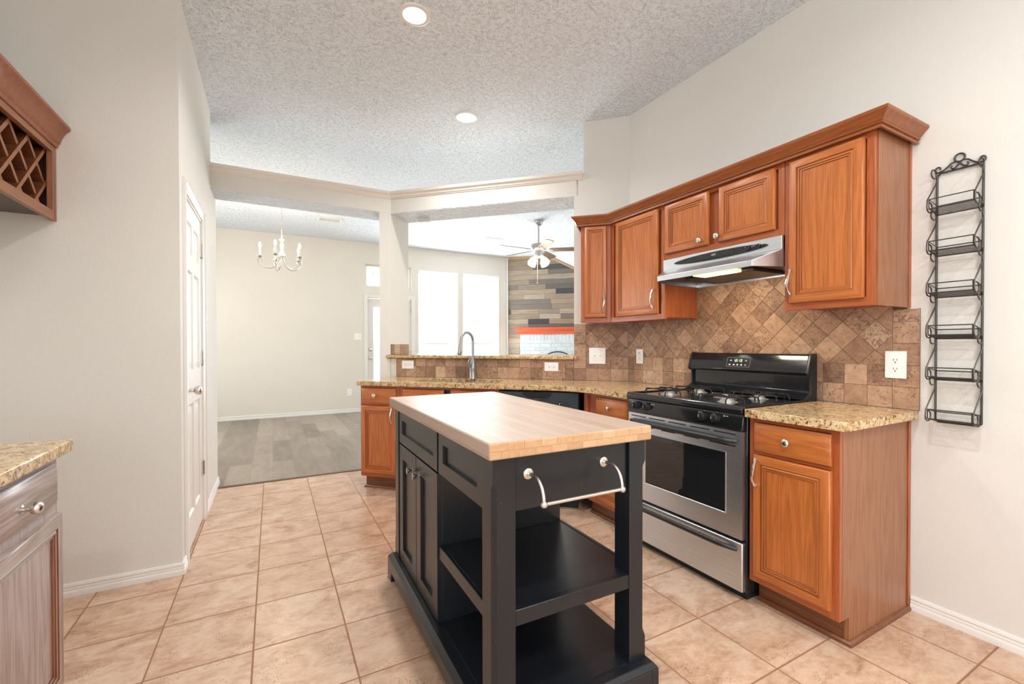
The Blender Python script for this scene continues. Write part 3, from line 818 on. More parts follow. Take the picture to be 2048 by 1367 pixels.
MB().sweep([(b0 - 0.02, -0.019), (b0 - 0.02, -0.17), (b1 + 0.02, -0.17), (b1 + 0.02, -0.019)][::-1] if False else [(b0 - 0.02, -0.019), (b0 - 0.02, -0.17), (b1 + 0.02, -0.17), (b1 + 0.02, -0.019)],
           [(0, 1.4365), (0.012, 1.4365), (0.014, 1.495), (0.028, 1.502), (0.045, 1.525), (0.075, 1.545), (0.083, 1.552), (0.083, 1.570), (0, 1.570)]).box(b0 - 0.021, b1 + 0.021, -0.171, -0.0193, 1.4366, 1.5695).build('moulded_shelf', M['orange'], mt)
fs = thing('fireplace_screen', 'dark green arched metal screen in front of the white bricks', 'fireplace screen', (FW0.x, FW0.y, 0), D2R(-45))
arc = [(1.14 + 0.44 * math.cos(a), -0.22, 0.60 + 0.475 * math.sin(a)) for a in [math.pi * i / 24 for i in range(25)]]
MB().tube([(1.58, -0.22, 0.0)] + arc + [(0.70, -0.22, 0.0)], 0.012, 8).build('arched_frame', M['arch'], fs)
mesh = MB()
for i in range(1, 24):
    x = 0.70 + 0.88 * i / 24
    zt = 0.60 + 0.475 * math.sqrt(max(0, 1 - ((x - 1.14) / 0.44) ** 2))
    mesh.tube([(x, -0.22, 0.03), (x, -0.22, zt)], 0.0015, 4)
for i in range(1, 20):
    zz = i * 0.05
    hw = 0.44 if zz < 0.6 else 0.44 * math.sqrt(max(0.0, 1 - ((zz - 0.6) / 0.475) ** 2))
    mesh.tube([(1.14 - hw, -0.22, zz), (1.14 + hw, -0.22, zz)], 0.0015, 4)
mesh.tube([(0.70, -0.22, 0.012), (1.58, -0.22, 0.012)], 0.01, 6)
mesh.build('mesh_panel', M['arch'], fs)

# ================================================================== OAK CABINETRY
DOOR = [(0, 0.0), (0, -0.012), (0.003, -0.017), (0.007, -0.019), (0.038, -0.019), (0.040, -0.0145), (0.0425, -0.0145), (0.0455, -0.017), (0.051, -0.017), (0.0525, -0.0125), (0.0545, -0.0125), (0.057, -0.0135), (0.060, -0.0135), (0.0615, -0.009), (0.065, -0.009)]
DOORM = ['hv', 'hv', 'hv', 'hv', 2, 'hv', 'hv', 'hv', 2, 'hv', 'hv', 'hv', 2, 'hv']
def oak_door(parent, x0, x1, z0, z1, name='door', narrow=False):
    prof = DOOR if not narrow else [(i * 0.72, y) for i, y in DOOR]
    return MB().rings(x0, x1, z0, z1, prof, DOORM).build(name, [M['oak_z'], M['oak_x'], M['groove']], parent)
def oak_drawer(parent, x0, x1, z0, z1, name='drawer'):
    return MB().rings(x0, x1, z0, z1, [(0, 0), (0, -0.009), (0.004, -0.012), (0.016, -0.018), (0.018, -0.019)], [1, 1, 1, 1], 1).build(name, [M['oak_z'], M['oak_x']], parent)
KN = [(0.0065, 0), (0.0065, 0.010), (0.0085, 0.013), (0.014, 0.017), (0.0165, 0.021), (0.0165, 0.025), (0.013, 0.0285), (0.006, 0.030), (0, 0.030)]
def knob(parent, x, z, y=-0.019, mat='nickel', scale=1.0):
    return MB().lathe([(r * scale, h * scale) for r, h in KN], (x, y + 0.0005, z), (0, -1, 0), 18).build('knob', M[mat], parent)
def pull(parent, x, z, y=-0.019, h=0.062):
    pts, rr = [], []
    for i in range(17):
        t = -1 + 2 * i / 16
        out = 0.028 * (1 - abs(t) ** 2.4) + 0.004 + 0.004 * math.exp(-((abs(t) - 0.95) / 0.12) ** 2)
        pts.append((x + 0.004 * math.sin(t * math.pi), y - out, z + t * h)); rr.append(0.0042 + 0.0028 * (1 - abs(t)) + (0.0028 if abs(t) > 0.85 else 0))
    m = MB().tube(pts, rr, 8)
    for sg in (-1, 1): m.lathe([(0.006, 0), (0.005, 0.006)], (x, y + 0.0005, z + sg * h * 0.93), (0, -1, 0), 10)
    return m.build('handle', M['nickel'], parent)

def base_cabinet(name, label, loc, rot, wd, depth=0.60, side=None, shoe=True, group=None):
    t = thing(name, label, 'cabinet', loc, rot, group or 'oak base cabinets')
    # face frame
    ff = MB()
    ff.box(0.0005, 0.035, 0, 0.019, 0.114, 0.876, 0).box(wd - 0.035, wd - 0.0005, 0, 0.019, 0.114, 0.876, 0)
    for z0_, z1_ in ((0.114, 0.146), (0.71, 0.728), (0.858, 0.876)):
        ff.box(0.035, wd - 0.035, 0.0, 0.019, z0_, z1_, 1)
    ff.build('face_frame', [M['frame'], M['frame_x']], t, 0.001)
    top = 0.66 if name.startswith('sink') else 0.876
    MB().prism([(0.019, 0.114), (0.019, top), (depth, top), (depth, 0.0), (0.095, 0.0), (0.095, 0.114)], 0.001, wd - 0.02 if side == 'R' else wd - 0.001, 'x').build('body', M['frame'], t)
    MB().box(0.0, wd - (0.018 if side == 'R' else 0.0), 0.075, 0.0945, 0.0, 0.1135).build('toe_kick', M['toe'], t)
    if side == 'R':
        MB().prism([(0.0195, 0.114), (0.0195, 0.876), (depth, 0.876), (depth, 0.0), (0.0745, 0.0), (0.0745, 0.114)], wd - 0.0175, wd, 'x').build('side_panel', M['side'], t)
        MB().box(wd, wd + 0.006, depth - 0.02, depth, 0.02, 0.876).build('scribe_strip', M['frame'], t, 0.002)
    if shoe:
        sh = MB()
        pr = [(0, 0), (0.014, 0), (0.014, 0.008), (0.009, 0.016), (0, 0.020)]
        if side == 'R': sh.sweep([(wd + 0.0002, depth), (wd + 0.0002, 0.0745), (0.0, 0.0745)][::1], [(o, z_) for o, z_ in pr]) if False else sh.sweep([(0.0, 0.0745), (wd + 0.0002, 0.0745), (wd + 0.0002, depth - 0.005)], pr)
        elif side == 'L': sh.sweep([(-0.0002, depth - 0.04), (-0.0002, 0.0745), (wd, 0.0745)], pr)
        else: sh.sweep([(0, 0.0745), (wd, 0.0745)], pr)
        sh.build('shoe_moulding', M['toe'], t)
    return t

XF = 1.955
# base cabinet right of the range
bc = base_cabinet('base_cabinet', 'oak base cabinet right of the range with exposed side panel', (XF, 1.312, 0), R90, 0.382, 0.60, 'R')
o = oak_drawer(bc, 0.026, 0.352, 0.727, 0.855); knob(o, 0.187, 0.792)
o = oak_door(bc, 0.026, 0.354, 0.146, 0.708); pull(o, 0.045, 0.63)
# base cabinet left of the range (corner)
cc = base_cabinet('base_cabinet', 'oak base cabinet between dishwasher and range with one drawer', (XF + 0.01, 2.60, 0), R90, 0.488, 0.57, None)
o = oak_drawer(cc, 0.145, 0.465, 0.727, 0.855); knob(o, 0.303, 0.792)
o = oak_door(cc, 0.145, 0.465, 0.146, 0.708); pull(o, 0.165, 0.63)
# peninsula: end cabinet, sink base, dishwasher
ec = base_cabinet('base_cabinet', 'oak end cabinet of the peninsula with one drawer above one door', (P0.x, P0.y, 0), R45, 0.37, 0.50, 'L')
o = oak_drawer(ec, 0.016, 0.338, 0.727, 0.855); knob(o, 0.152, 0.796)
o = oak_door(ec, 0.016, 0.338, 0.146, 0.708); pull(o, 0.312, 0.635)
q = dg(0.372, 0)
sb = base_cabinet('sink_base_cabinet', 'oak sink base cabinet under the sink behind the island', (q[0], q[1], 0), R45, 0.858, 0.50, None)
for a, b_ in ((0.03, 0.398), (0.455, 0.836)):
    oak_drawer(sb, a, b_, 0.727, 0.855, 'false_drawer_front')
    o = oak_door(sb, a, b_, 0.146, 0.708); pull(o, b_ - 0.03 if a < 0.1 else a + 0.03, 0.63)
q = dg(1.232, 0)
dw = thing('dishwasher', 'black dishwasher under the granite counter', 'dishwasher', (q[0], q[1], 0), R45)
MB().box(0.004, 0.612, 0.0, 0.50, 0.10, 0.866).build('tub', M['black'], dw)
MB().box(0.006, 0.608, -0.022, -0.0003, 0.12, 0.715).build('door', M['dishwasher'], dw, 0.006)
cp = MB().box(0.006, 0.608, -0.024, -0.0003, 0.722, 0.862).build('control_panel', M['dishwasher'], dw, 0.005)
gr = [(0.30 + 0.115 * math.cos(a), 0.862 + 0.052 * math.sin(a)) for a in [math.pi + math.pi * i / 20 for i in range(21)]]
MB().prism(gr, -0.029, -0.0238, 'y').build('handle_scoop', M['black'], cp)
MB().tube([(p[0], -0.029, p[1]) for p in gr], 0.0022, 6).build('scoop_rim', M['dark_nickel'], cp)
MB().box(0.24, 0.36, -0.0305, -0.0289, 0.835, 0.843).build('latch_slot', M['slot'], cp)
vt = MB()
for i in range(5):
    for j in range(4): vt.box(0.075 + i * 0.021, 0.091 + i * 0.021, -0.0252, -0.0238, 0.795 + j * 0.010, 0.801 + j * 0.010)
vt.build('vent_slots', M['slot'], cp)
kd = MB().lathe([(0.024, 0), (0.022, 0.014), (0.010, 0.016), (0.010, 0.022), (0, 0.022)], (0.487, -0.0238, 0.775), (0, -1, 0), 20).build('dial', M['black'], cp)
MB().box(0.474, 0.478, -0.0410, -0.038, 0.772, 0.788).build('pointer', M['mark'], kd)
mk = MB()
for k_ in range(11):
    a = math.pi * (0.1 + 0.8 * k_ / 10)
    mk.box(0.487 + 0.030 * math.cos(a) - 0.001, 0.487 + 0.030 * math.cos(a) + 0.001, -0.0247, -0.0238, 0.775 + 0.030 * math.sin(a) - 0.002, 0.775 + 0.030 * math.sin(a) + 0.002)
mk.box(0.520, 0.545, -0.0247, -0.0238, 0.795, 0.799).box(0.522, 0.556, -0.0247, -0.0238, 0.780, 0.784).box(0.522, 0.560, -0.0247, -0.0238, 0.766, 0.770).box(0.432, 0.447, -0.0247, -0.0238, 0.776, 0.780).box(0.36, 0.38, -0.0247, -0.0238, 0.776, 0.780)
mk.build('panel_print', M['dark_nickel'], cp)
MB().box(0.01, 0.60, 0.05, 0.06, 0.002, 0.10).build('toe_plate', M['black'], dw)

# upper cabinets
XU = 2.24
def upper(name, label, y_hi, y_lo, z0, z1=2.135, depth=0.309):
    t = thing(name, label, 'cabinet', (XU, y_hi, 0), R90, 'oak upper cabinets')
    wd = y_hi - y_lo
    ff = MB()
    ff.box(0.0005, 0.032, 0, 0.019, z0, z1, 0).box(wd - 0.032, wd - 0.0005, 0, 0.019, z0, z1, 0).box(0.032, wd - 0.032, 0, 0.019, z0, z0 + 0.036, 1).box(0.032, wd - 0.032, 0, 0.019, z1 - 0.036, z1, 1)
    ff.build('face_frame', [M['frame'], M['frame_x']], t, 0.001)
    MB().box(0.001, wd - 0.001, 0.0191, depth, z0 + 0.012, z1 - 0.001).build('body', M['frame'], t)
    return t, wd
t, wd = upper('upper_cabinet', 'tall oak upper cabinet right of the range hood with exposed side', 1.320, 0.938, 1.382)
MB().box(wd - 0.0005, wd + 0.004, 0.0195, 0.320, 1.382, 2.134).build('side_panel', M['side'], t)
MB().box(wd + 0.004, wd + 0.008, 0.300, 0.320, 1.382, 2.115).build('scribe_strip', M['frame'], t)
o = oak_door(t, 0.026, 0.346, 1.415, 2.107); pull(o, 0.040, 1.518)
t, wd = upper('upper_cabinet', 'short two-door oak upper cabinet above the range hood', 2.098, 1.322, 1.760)
o = oak_door(t, 0.008, 0.338, 1.796, 2.110); knob(o, 0.291, 1.828)
o = oak_door(t, 0.408, 0.733, 1.796, 2.107); knob(o, 0.409, 1.830)
MB().box(0.335, 0.411, -0.0005, 0.0, 1.797, 2.098).build('centre_stile', M['frame'], t) if False else None
t, wd = upper('upper_cabinet', 'wide-door oak upper cabinet left of the range hood', 2.632, 2.100, 1.382)
MB().box(wd - 0.0005, wd + 0.0005, 0.0195, 0.318, 1.382, 1.7595).build('side_panel', plain('warm_oak_side', S(170, 84, 30), 0.4), t) if False else None
o = oak_door(t, 0.068, 0.482, 1.418, 2.112); pull(o, 0.450, 1.520)
t = thing('upper_cabinet', 'narrow single-door oak corner cabinet next to the bar opening', 'cabinet', (2.08, 2.792, 0), R45, 'oak upper cabinets')
def loc45(x, y): dx, dy = x - 2.08, y - 2.792; return ((dx - dy) * 0.70711, (dx + dy) * 0.70711)
MB().prism([loc45(*p) for p in ((2.0935, 2.8055), (2.2535, 2.6455), (2.2535, 2.6325), (2.549, 2.6325), (2.549, 2.768), (2.3035, 3.0155))], 1.394, 2.134).build('body', M['frame'], t)
ff = MB()
L = 0.226
ff.box(0, 0.030, 0, 0.019, 1.382, 2.135, 0).box(L - 0.030, L - 0.0005, 0, 0.0185, 1.382, 2.135, 0).box(0.03, L - 0.03, 0, 0.019, 1.382, 1.418, 1).box(0.03, L - 0.03, 0, 0.019, 2.10, 2.135, 1)
ff.build('face_frame', [M['frame'], M['frame_x']], t, 0.001)
o = oak_door(t, 0.028, 0.196, 1.420, 2.111, narrow=True); pull(o, 0.178, 1.52)
cm = thing('crown_moulding', 'oak crown moulding along the tops of the upper cabinets', 'moulding', (0, 0, 0))
CR = [(0, 2.1352), (0, 2.112), (0.006, 2.112), (0.010, 2.118), (0.012, 2.126), (0.020, 2.130), (0.024, 2.142), (0.036, 2.158), (0.050, 2.170), (0.057, 2.174), (0.060, 2.178), (0.060, 2.186), (0, 2.186)]
CR = [(o_ + 0.0205 if z_ < 2.13 else o_ + 0.0205, z_) for o_, z_ in CR]
CR = [(0.0203, 2.1355), (0.0203, 2.116)] + [(o_ * 0.75 + 0.0203, z_) for o_, z_ in [(0.012, 2.116), (0.014, 2.120), (0.012, 2.125), (0.006, 2.127), (0.007, 2.131), (0.018, 2.134), (0.020, 2.138), (0.016, 2.141), (0.024, 2.146), (0.036, 2.158), (0.050, 2.169), (0.057, 2.173), (0.060, 2.177), (0.060, 2.186)]] + [(-0.02, 2.186), (-0.02, 2.1355)]
MB().sweep([(2.31, 3.022), (2.08, 2.792), (2.24, 2.632), (2.24, 0.934), (2.558, 0.934)], CR).build('moulding', M['crown'], cm)
cm['label'] = 'oak crown moulding along the tops of the upper cabinets'

# left side of the kitchen: base cabinet, countertop, wine rack (local x runs along +Y, front faces +X)
lc = thing('base_cabinet', 'oak base cabinet at the left edge with a knobbed drawer', 'cabinet', (-0.60, 1.40, 0), D2R(90), 'oak base cabinets')
M['sheen_z'] = oak('oak_upright_painted_sheen', S(116, 92, 82), S(154, 134, 126), S(180, 166, 162), 'z', 0.3)  # oak paled so its colour holds the window sheen
M['sheen_x'] = oak('oak_level_painted_sheen', S(116, 92, 82), S(154, 134, 126), S(180, 166, 162), 'x', 0.3)
LWD = 0.545
MB().prism([(0, 0.114), (0, 0.876), (0.60, 0.876), (0.60, 0.0), (0.075, 0.0), (0.075, 0.114)], 0.0, LWD, 'x').build('body', M['sheen_z'], lc)
o = MB().rings(0.03, 0.508, 0.724, 0.850, [(0, 0), (0, -0.009), (0.004, -0.012), (0.016, -0.018), (0.018, -0.019)], [1, 1, 1, 1], 1).build('drawer', [M['sheen_z'], M['sheen_x']], lc)
MB().lathe([(0.012, 0), (0.012, 0.003), (0.007, 0.006), (0.006, 0.014), (0.008, 0.018), (0.014, 0.021), (0.0165, 0.027), (0.0165, 0.034), (0.013, 0.040), (0.006, 0.043), (0, 0.043)], (0.262, -0.0185, 0.782), (0, -1, 0), 20).build('knob', M['nickel'], o)
o = MB().rings(0.03, 0.530, 0.146, 0.690, DOOR, DOORM).build('door', [M['sheen_z'], M['sheen_x'], M['groove']], lc)
slab('countertop', [(-1.208, 1.37), (-0.562, 1.37), (-0.562, 1.955), (-0.57, 1.963), (-1.208, 1.963)], [], 0.8765, 0.914, M['granite'], None, 0.008)
tag(bpy.data.objects['countertop'], 'speckled granite countertop at the left edge of the kitchen', 'countertop', 'granite countertops')

wr = thing('wine_rack_cabinet', 'oak wine rack wall cabinet with crisscross lattice', 'wine rack', (-0.895, 1.98, 0), D2R(90))
WL = 0.958
fr = MB()
fr.box(WL - 0.045, WL - 0.0005, 0, 0.02, 1.803, 2.17, 0).box(0, 0.045, 0, 0.02, 1.803, 2.17, 0).box(0.045, WL - 0.045, 0, 0.02, 1.803, 1.845, 1).box(0.045, WL - 0.045, 0, 0.02, 2.12, 2.17, 1)
fr.box(WL - 0.0225, WL - 0.0215, -0.001, 0.0, 1.803, 2.17, 2)
fr.build('face_frame', [M['side'], M['side_x'], M['groove']], wr, 0.001)
MB().box(0, WL - 0.001, 0.02, 0.31, 1.825, 1.838).box(0, WL - 0.001, 0.02, 0.31, 2.13, 2.168).box(WL - 0.018, WL - 0.001, 0.02, 0.31, 1.838, 2.13).box(0, 0.018, 0.02, 0.31, 1.838, 2.13).box(0.018, WL - 0.018, 0.298, 0.31, 1.838, 2.13).build('box', M['shade_oak'], wr)
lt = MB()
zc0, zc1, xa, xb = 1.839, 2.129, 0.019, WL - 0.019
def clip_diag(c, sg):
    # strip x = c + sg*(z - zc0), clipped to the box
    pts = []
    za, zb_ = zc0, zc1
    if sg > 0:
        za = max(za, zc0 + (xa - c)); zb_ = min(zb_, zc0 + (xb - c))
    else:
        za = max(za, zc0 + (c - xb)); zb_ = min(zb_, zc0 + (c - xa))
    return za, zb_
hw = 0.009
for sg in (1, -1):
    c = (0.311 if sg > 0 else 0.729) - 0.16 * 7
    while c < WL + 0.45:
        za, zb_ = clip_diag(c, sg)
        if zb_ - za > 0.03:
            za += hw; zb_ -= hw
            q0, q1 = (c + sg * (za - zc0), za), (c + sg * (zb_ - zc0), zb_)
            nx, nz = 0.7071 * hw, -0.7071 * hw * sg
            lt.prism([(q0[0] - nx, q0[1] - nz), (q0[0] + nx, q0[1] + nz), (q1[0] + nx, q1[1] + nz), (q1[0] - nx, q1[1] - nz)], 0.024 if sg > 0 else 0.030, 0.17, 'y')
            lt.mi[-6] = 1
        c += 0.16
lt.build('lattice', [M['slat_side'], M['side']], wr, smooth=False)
WC = [(0.0, 2.171), (0.0, 2.150), (0.006, 2.150), (0.010, 2.156), (0.012, 2.166), (0.020, 2.171), (0.026, 2.19), (0.040, 2.215), (0.056, 2.232), (0.066, 2.238), (0.072, 2.243), (0.072, 2.256), (-0.02, 2.256), (-0.02, 2.171)]
MB().sweep([(0, -0.0005), (WL - 0.0005, -0.0005)], [(o_ * 0.72 + 0.0004, z_) for o_, z_ in WC]).build('crown', M['crown'], wr)

# ================================================================== COUNTERTOPS, SINK, BAR
slab('countertop', [(XF - 0.032, 1.318), (XF - 0.032, 0.915)] + [(XF - 0.032 + 0.02 * (1 - math.cos(a)), 0.915 - 0.02 * math.sin(a)) for a in (0.5, 1.0, 1.5708)] + [(2.5485, 0.895), (2.5485, 1.318)], [], 0.8765, 0.914, M['granite'], None, 0.012)
tag(bpy.data.objects['countertop.001'], 'short granite countertop between range and spice rack wall', 'countertop', 'granite countertops')
def arcpts(p, c, q, n=6):
    P_, C_, Q_ = Vector(p), Vector(c), Vector(q)
    return [tuple((1 - t) ** 2 * P_ + 2 * t * (1 - t) * C_ + t * t * Q_) for t in [i / n for i in range(n + 1)]]
cc_in = dg(1.86 - 0.013, -0.035)
front = [dg(-0.035, 0.505)] + arcpts(dg(-0.035, 0.0), dg(-0.035, -0.032), dg(0.0, -0.032), 4) + arcpts(dg(1.63, -0.032), (1.925, 2.635), (1.925, 2.42), 8) + [(1.925, 2.104)]
outl = front + [(2.5485, 2.104), (2.5485, 2.772), dg(0.03, 0.511)]
# sink cut-out (kidney-ended rectangle) in peninsula coordinates
sk = []
sc_, st_, sw_, sd_ = 0.80, 0.245, 0.37, 0.175
for i in range(32):
    a = 2 * math.pi * i / 32
    ca, sa = math.cos(a), math.sin(a)
    sk.append((sc_ + sw_ * math.copysign(abs(ca) ** 0.45, ca), st_ + sd_ * math.copysign(abs(sa) ** 0.5, sa)))
slab('countertop', outl, [[dg(s, t) for s, t in sk]], 0.8765, 0.914, M['granite'], None, 0.011)
tag(bpy.data.objects['countertop.002'], 'long granite countertop of the peninsula with the sink cut-out', 'countertop', 'granite countertops')
si = thing('sink', 'undermount sink bowl in the peninsula countertop', 'sink', (*dg(0, 0), 0), R45)
bw = MB(); n = len(sk)
lay = [(1.04, 0.8762), (1.0, 0.8762), (0.985, 0.80), (0.95, 0.71), (0.80, 0.685), (0.1, 0.68)]
vs = []
for k_, z_ in lay:
    vs += [(sc_ + (s - sc_) * k_, st_ + (t_ - st_) * k_, z_) for s, t_ in sk]
bw.add(vs, [(i * n + j, i * n + (j + 1) % n, (i + 1) * n + (j + 1) % n, (i + 1) * n + j) for i in range(len(lay) - 1) for j in range(n)])
bw.build('bowl', M['steel'], si)
MB().lathe([(0.045, 0.682), (0.045, 0.688), (0.03, 0.684), (0.0, 0.684)], (sc_, st_, 0), (0, 0, 1), 16).build('drain', M['nickel'], si)

fx, fy = 1.549, 3.661
fa = thing('faucet', 'tall brushed pull-down kitchen faucet standing behind the sink', 'faucet', (fx, fy, 0.914), R45)
MB().lathe([(0.033, 0.0), (0.033, 0.006), (0.029, 0.012), (0.030, 0.08), (0.033, 0.10), (0.029, 0.118), (0.020, 0.15), (0.0145, 0.175)], (0, 0, 0), (0, 0, 1), 20).build('body', M['faucet'], fa)
ar = [(0, 0, 0.17), (0, 0, 0.24), (0, 0, 0.31)] + [(-0.055 + 0.055 * math.cos(a), 0, 0.335 + 0.072 * math.sin(a)) for a in [math.pi * i / 12 for i in range(12)]] + [(-0.113, 0, 0.315), (-0.117, 0, 0.30)]
ar = [(x_ * 0.42, x_ * 1.35, z_) for x_, y_, z_ in ar]
MB().tube(ar, 0.0125, 12).build('spout', M['faucet'], fa)
MB().tube([(ar[-1][0] + 0.001, ar[-1][1], 0.305), (ar[-1][0] - 0.003, ar[-1][1] - 0.006, 0.265), (ar[-1][0] - 0.006, ar[-1][1] - 0.014, 0.222), (ar[-1][0] - 0.006, ar[-1][1] - 0.015, 0.216)], [0.0135, 0.0165, 0.0225, 0.019], 14).build('spray_head', M['faucet'], fa)
MB().tube([(-0.014, -0.022, 0.10), (-0.020, -0.040, 0.13), (-0.014, -0.048, 0.165), (0.004, -0.052, 0.19)], [0.016, 0.014, 0.010, 0.006], 10).build('lever', M['faucet'], fa)

bt = slab('bar_top', [dg(s, t) for s, t in ((-0.075, 0.485), (1.757, 0.485), (1.757, 0.5125), (1.7215, 0.5125), (1.7215, 1.08), (-0.037, 1.08), (-0.037, 0.517), (-0.060, 0.494))], [], 1.0885, 1.121, M['granite'], None, 0.010)
tag(bt, 'raised granite bar ledge between kitchen and living room', 'bar top')

# ================================================================== BACKSPLASH (each tile its own face set in one mesh)
def clip_poly(poly, u0, u1, z0, z1):
    def cut(p, f):
        out = []
        for i in range(len(p)):
            a, b_ = p[i], p[(i + 1) % len(p)]
            fa_, fb = f(a), f(b_)
            if fa_ >= 0: out.append(a)
            if (fa_ >= 0) != (fb >= 0):
                t = fa_ / (fa_ - fb); out.append((a[0] + t * (b_[0] - a[0]), a[1] + t * (b_[1] - a[1])))
        return out
    for f in (lambda p: p[0] - u0, lambda p: u1 - p[0], lambda p: p[1] - z0, lambda p: z1 - p[1]):
        if len(poly) < 3: return []
        poly = cut(poly, f)
    return poly
rt = random.Random(21)
def put_tile(mb, poly, thick=0.0095):
    if len(poly) < 3: return
    a = 0.5 * abs(sum(poly[i][0] * poly[(i + 1) % len(poly)][1] - poly[(i + 1) % len(poly)][0] * poly[i][1] for i in range(len(poly))))
    if a < 2e-4: return
    cx = sum(p[0] for p in poly) / len(poly); cz = sum(p[1] for p in poly) / len(poly)
    def shr(d): return [(cx + (x_ - cx) * (1 - d / max(0.02, math.hypot(x_ - cx, z_ - cz))), cz + (z_ - cz) * (1 - d / max(0.02, math.hypot(x_ - cx, z_ - cz)))) for x_, z_ in poly]
    o0, o1 = shr(0.0006), shr(0.0020)
    y = rt.uniform(0.0, 0.0010)
    mb.c = (min(1, max(0, rt.gauss(0.5, 0.15))), rt.random(), rt.random())
    n = len(poly)
    vs = [(x_, thick, z_) for x_, z_ in o0] + [(x_, y + 0.002, z_) for x_, z_ in o0] + [(x_, y, z_) for x_, z_ in o1]
    fs = [(i, (i + 1) % n, n + (i + 1) % n, n + i) for i in range(n)] + [(n + i, n + (i + 1) % n, 2 * n + (i + 1) % n, 2 * n + i) for i in range(n)] + [tuple(range(2 * n, 3 * n))]
    mb.add(vs, fs)
TS = 0.1012
def squares(mb, u0, u1, z0, z1, ph):
    u = ph - math.ceil((ph - u0) / TS + 1) * TS
    while u < u1:
        z_ = z0
        while z_ < z1 - 0.003:
            put_tile(mb, clip_poly([(u, z_), (u + TS, z_), (u + TS, z_ + TS), (u, z_ + TS)], u0, u1, z0, z1))
            z_ += TS
        u += TS
def diamonds(mb, u0, u1, z0, z1, ph):
    h = TS * 0.70711
    i0 = int((u0 - ph) / h) - 2
    for i in range(i0, int((u1 - ph) / h) + 3):
        for j in range(-1, int((z1 - z0) / h) + 2):
            if (i + j) % 2: continue
            cx, cz = ph + i * h, z0 + j * h + h
            put_tile(mb, clip_poly([(cx - h, cz), (cx, cz - h), (cx + h, cz), (cx, cz + h)], u0, u1, z0, z1))
ZB = 0.9145
bs = thing('backsplash', 'brown tumbled travertine backsplash behind the range', 'backsplash', (2.551, 2.7835, 0), R90)
mb = MB(); UW = 1.8885
squares(mb, 0, UW, ZB, ZB + 2 * TS, UW)
squares(mb, UW - TS, UW, ZB + 2 * TS, 1.376, UW)
diamonds(mb, 0, UW - TS, ZB + 2 * TS, 1.60, 1.648)
mb.build('tiles', M['travertine'], bs, smooth=False)
MB().box(0, UW - 0.05, 0.004, 0.0095, ZB, 1.60).box(UW - 0.05, UW, 0.004, 0.0095, ZB, 1.376).build('grout', M['groutdark'], bs, smooth=False)
q = dg(0.0, 0.5137)
bd = thing('backsplash', 'brown travertine backsplash along the bar and angled corner', 'backsplash', (q[0], q[1], 0), R45)
mb = MB()
squares(mb, 0.026, 1.7235, ZB, 1.0875, 0.03)
squares(mb, 1.7240, 2.166, ZB, ZB + 2 * TS, 1.7235)
squares(mb, 1.7240, 1.7235 + TS, ZB + 2 * TS, 1.388, 1.7235)
diamonds(mb, 1.7235 + TS, 2.166, ZB + 2 * TS, 1.388, 1.94)
mb.build('tiles', M['travertine'], bd, smooth=False)
MB().box(0.026, 1.7235, 0.004, 0.0095, ZB, 1.0875).box(1.7236, 2.166, 0.004, 0.0095, ZB, 1.388).build('grout', M['groutdark'], bd, smooth=False)
# short tile return on the foot of the post
bp = thing('post_tile_return', 'short strip of travertine tiles at the foot of the post above the bar', 'backsplash', (0.985, 4.343, 0), D2R(45))
mb = MB(); squares(mb, 0.012, 0.335, 1.1215, 1.222, 0.06)
mb.M = Matrix.Translation((0, -0.0098, 0)); tl = MB()
for p in mb.v: tl.v.append(Vector((p.x, p.y - 0.0098, p.z)))
tl.f, tl.mi, tl.col = mb.f, mb.mi, mb.col
tl.build('tiles', M['travertine'], bp, smooth=False)
MB().box(0.012, 0.335, -0.006, -0.0003, 1.1215, 1.221).build('grout', M['groutdark'], bp, smooth=False)

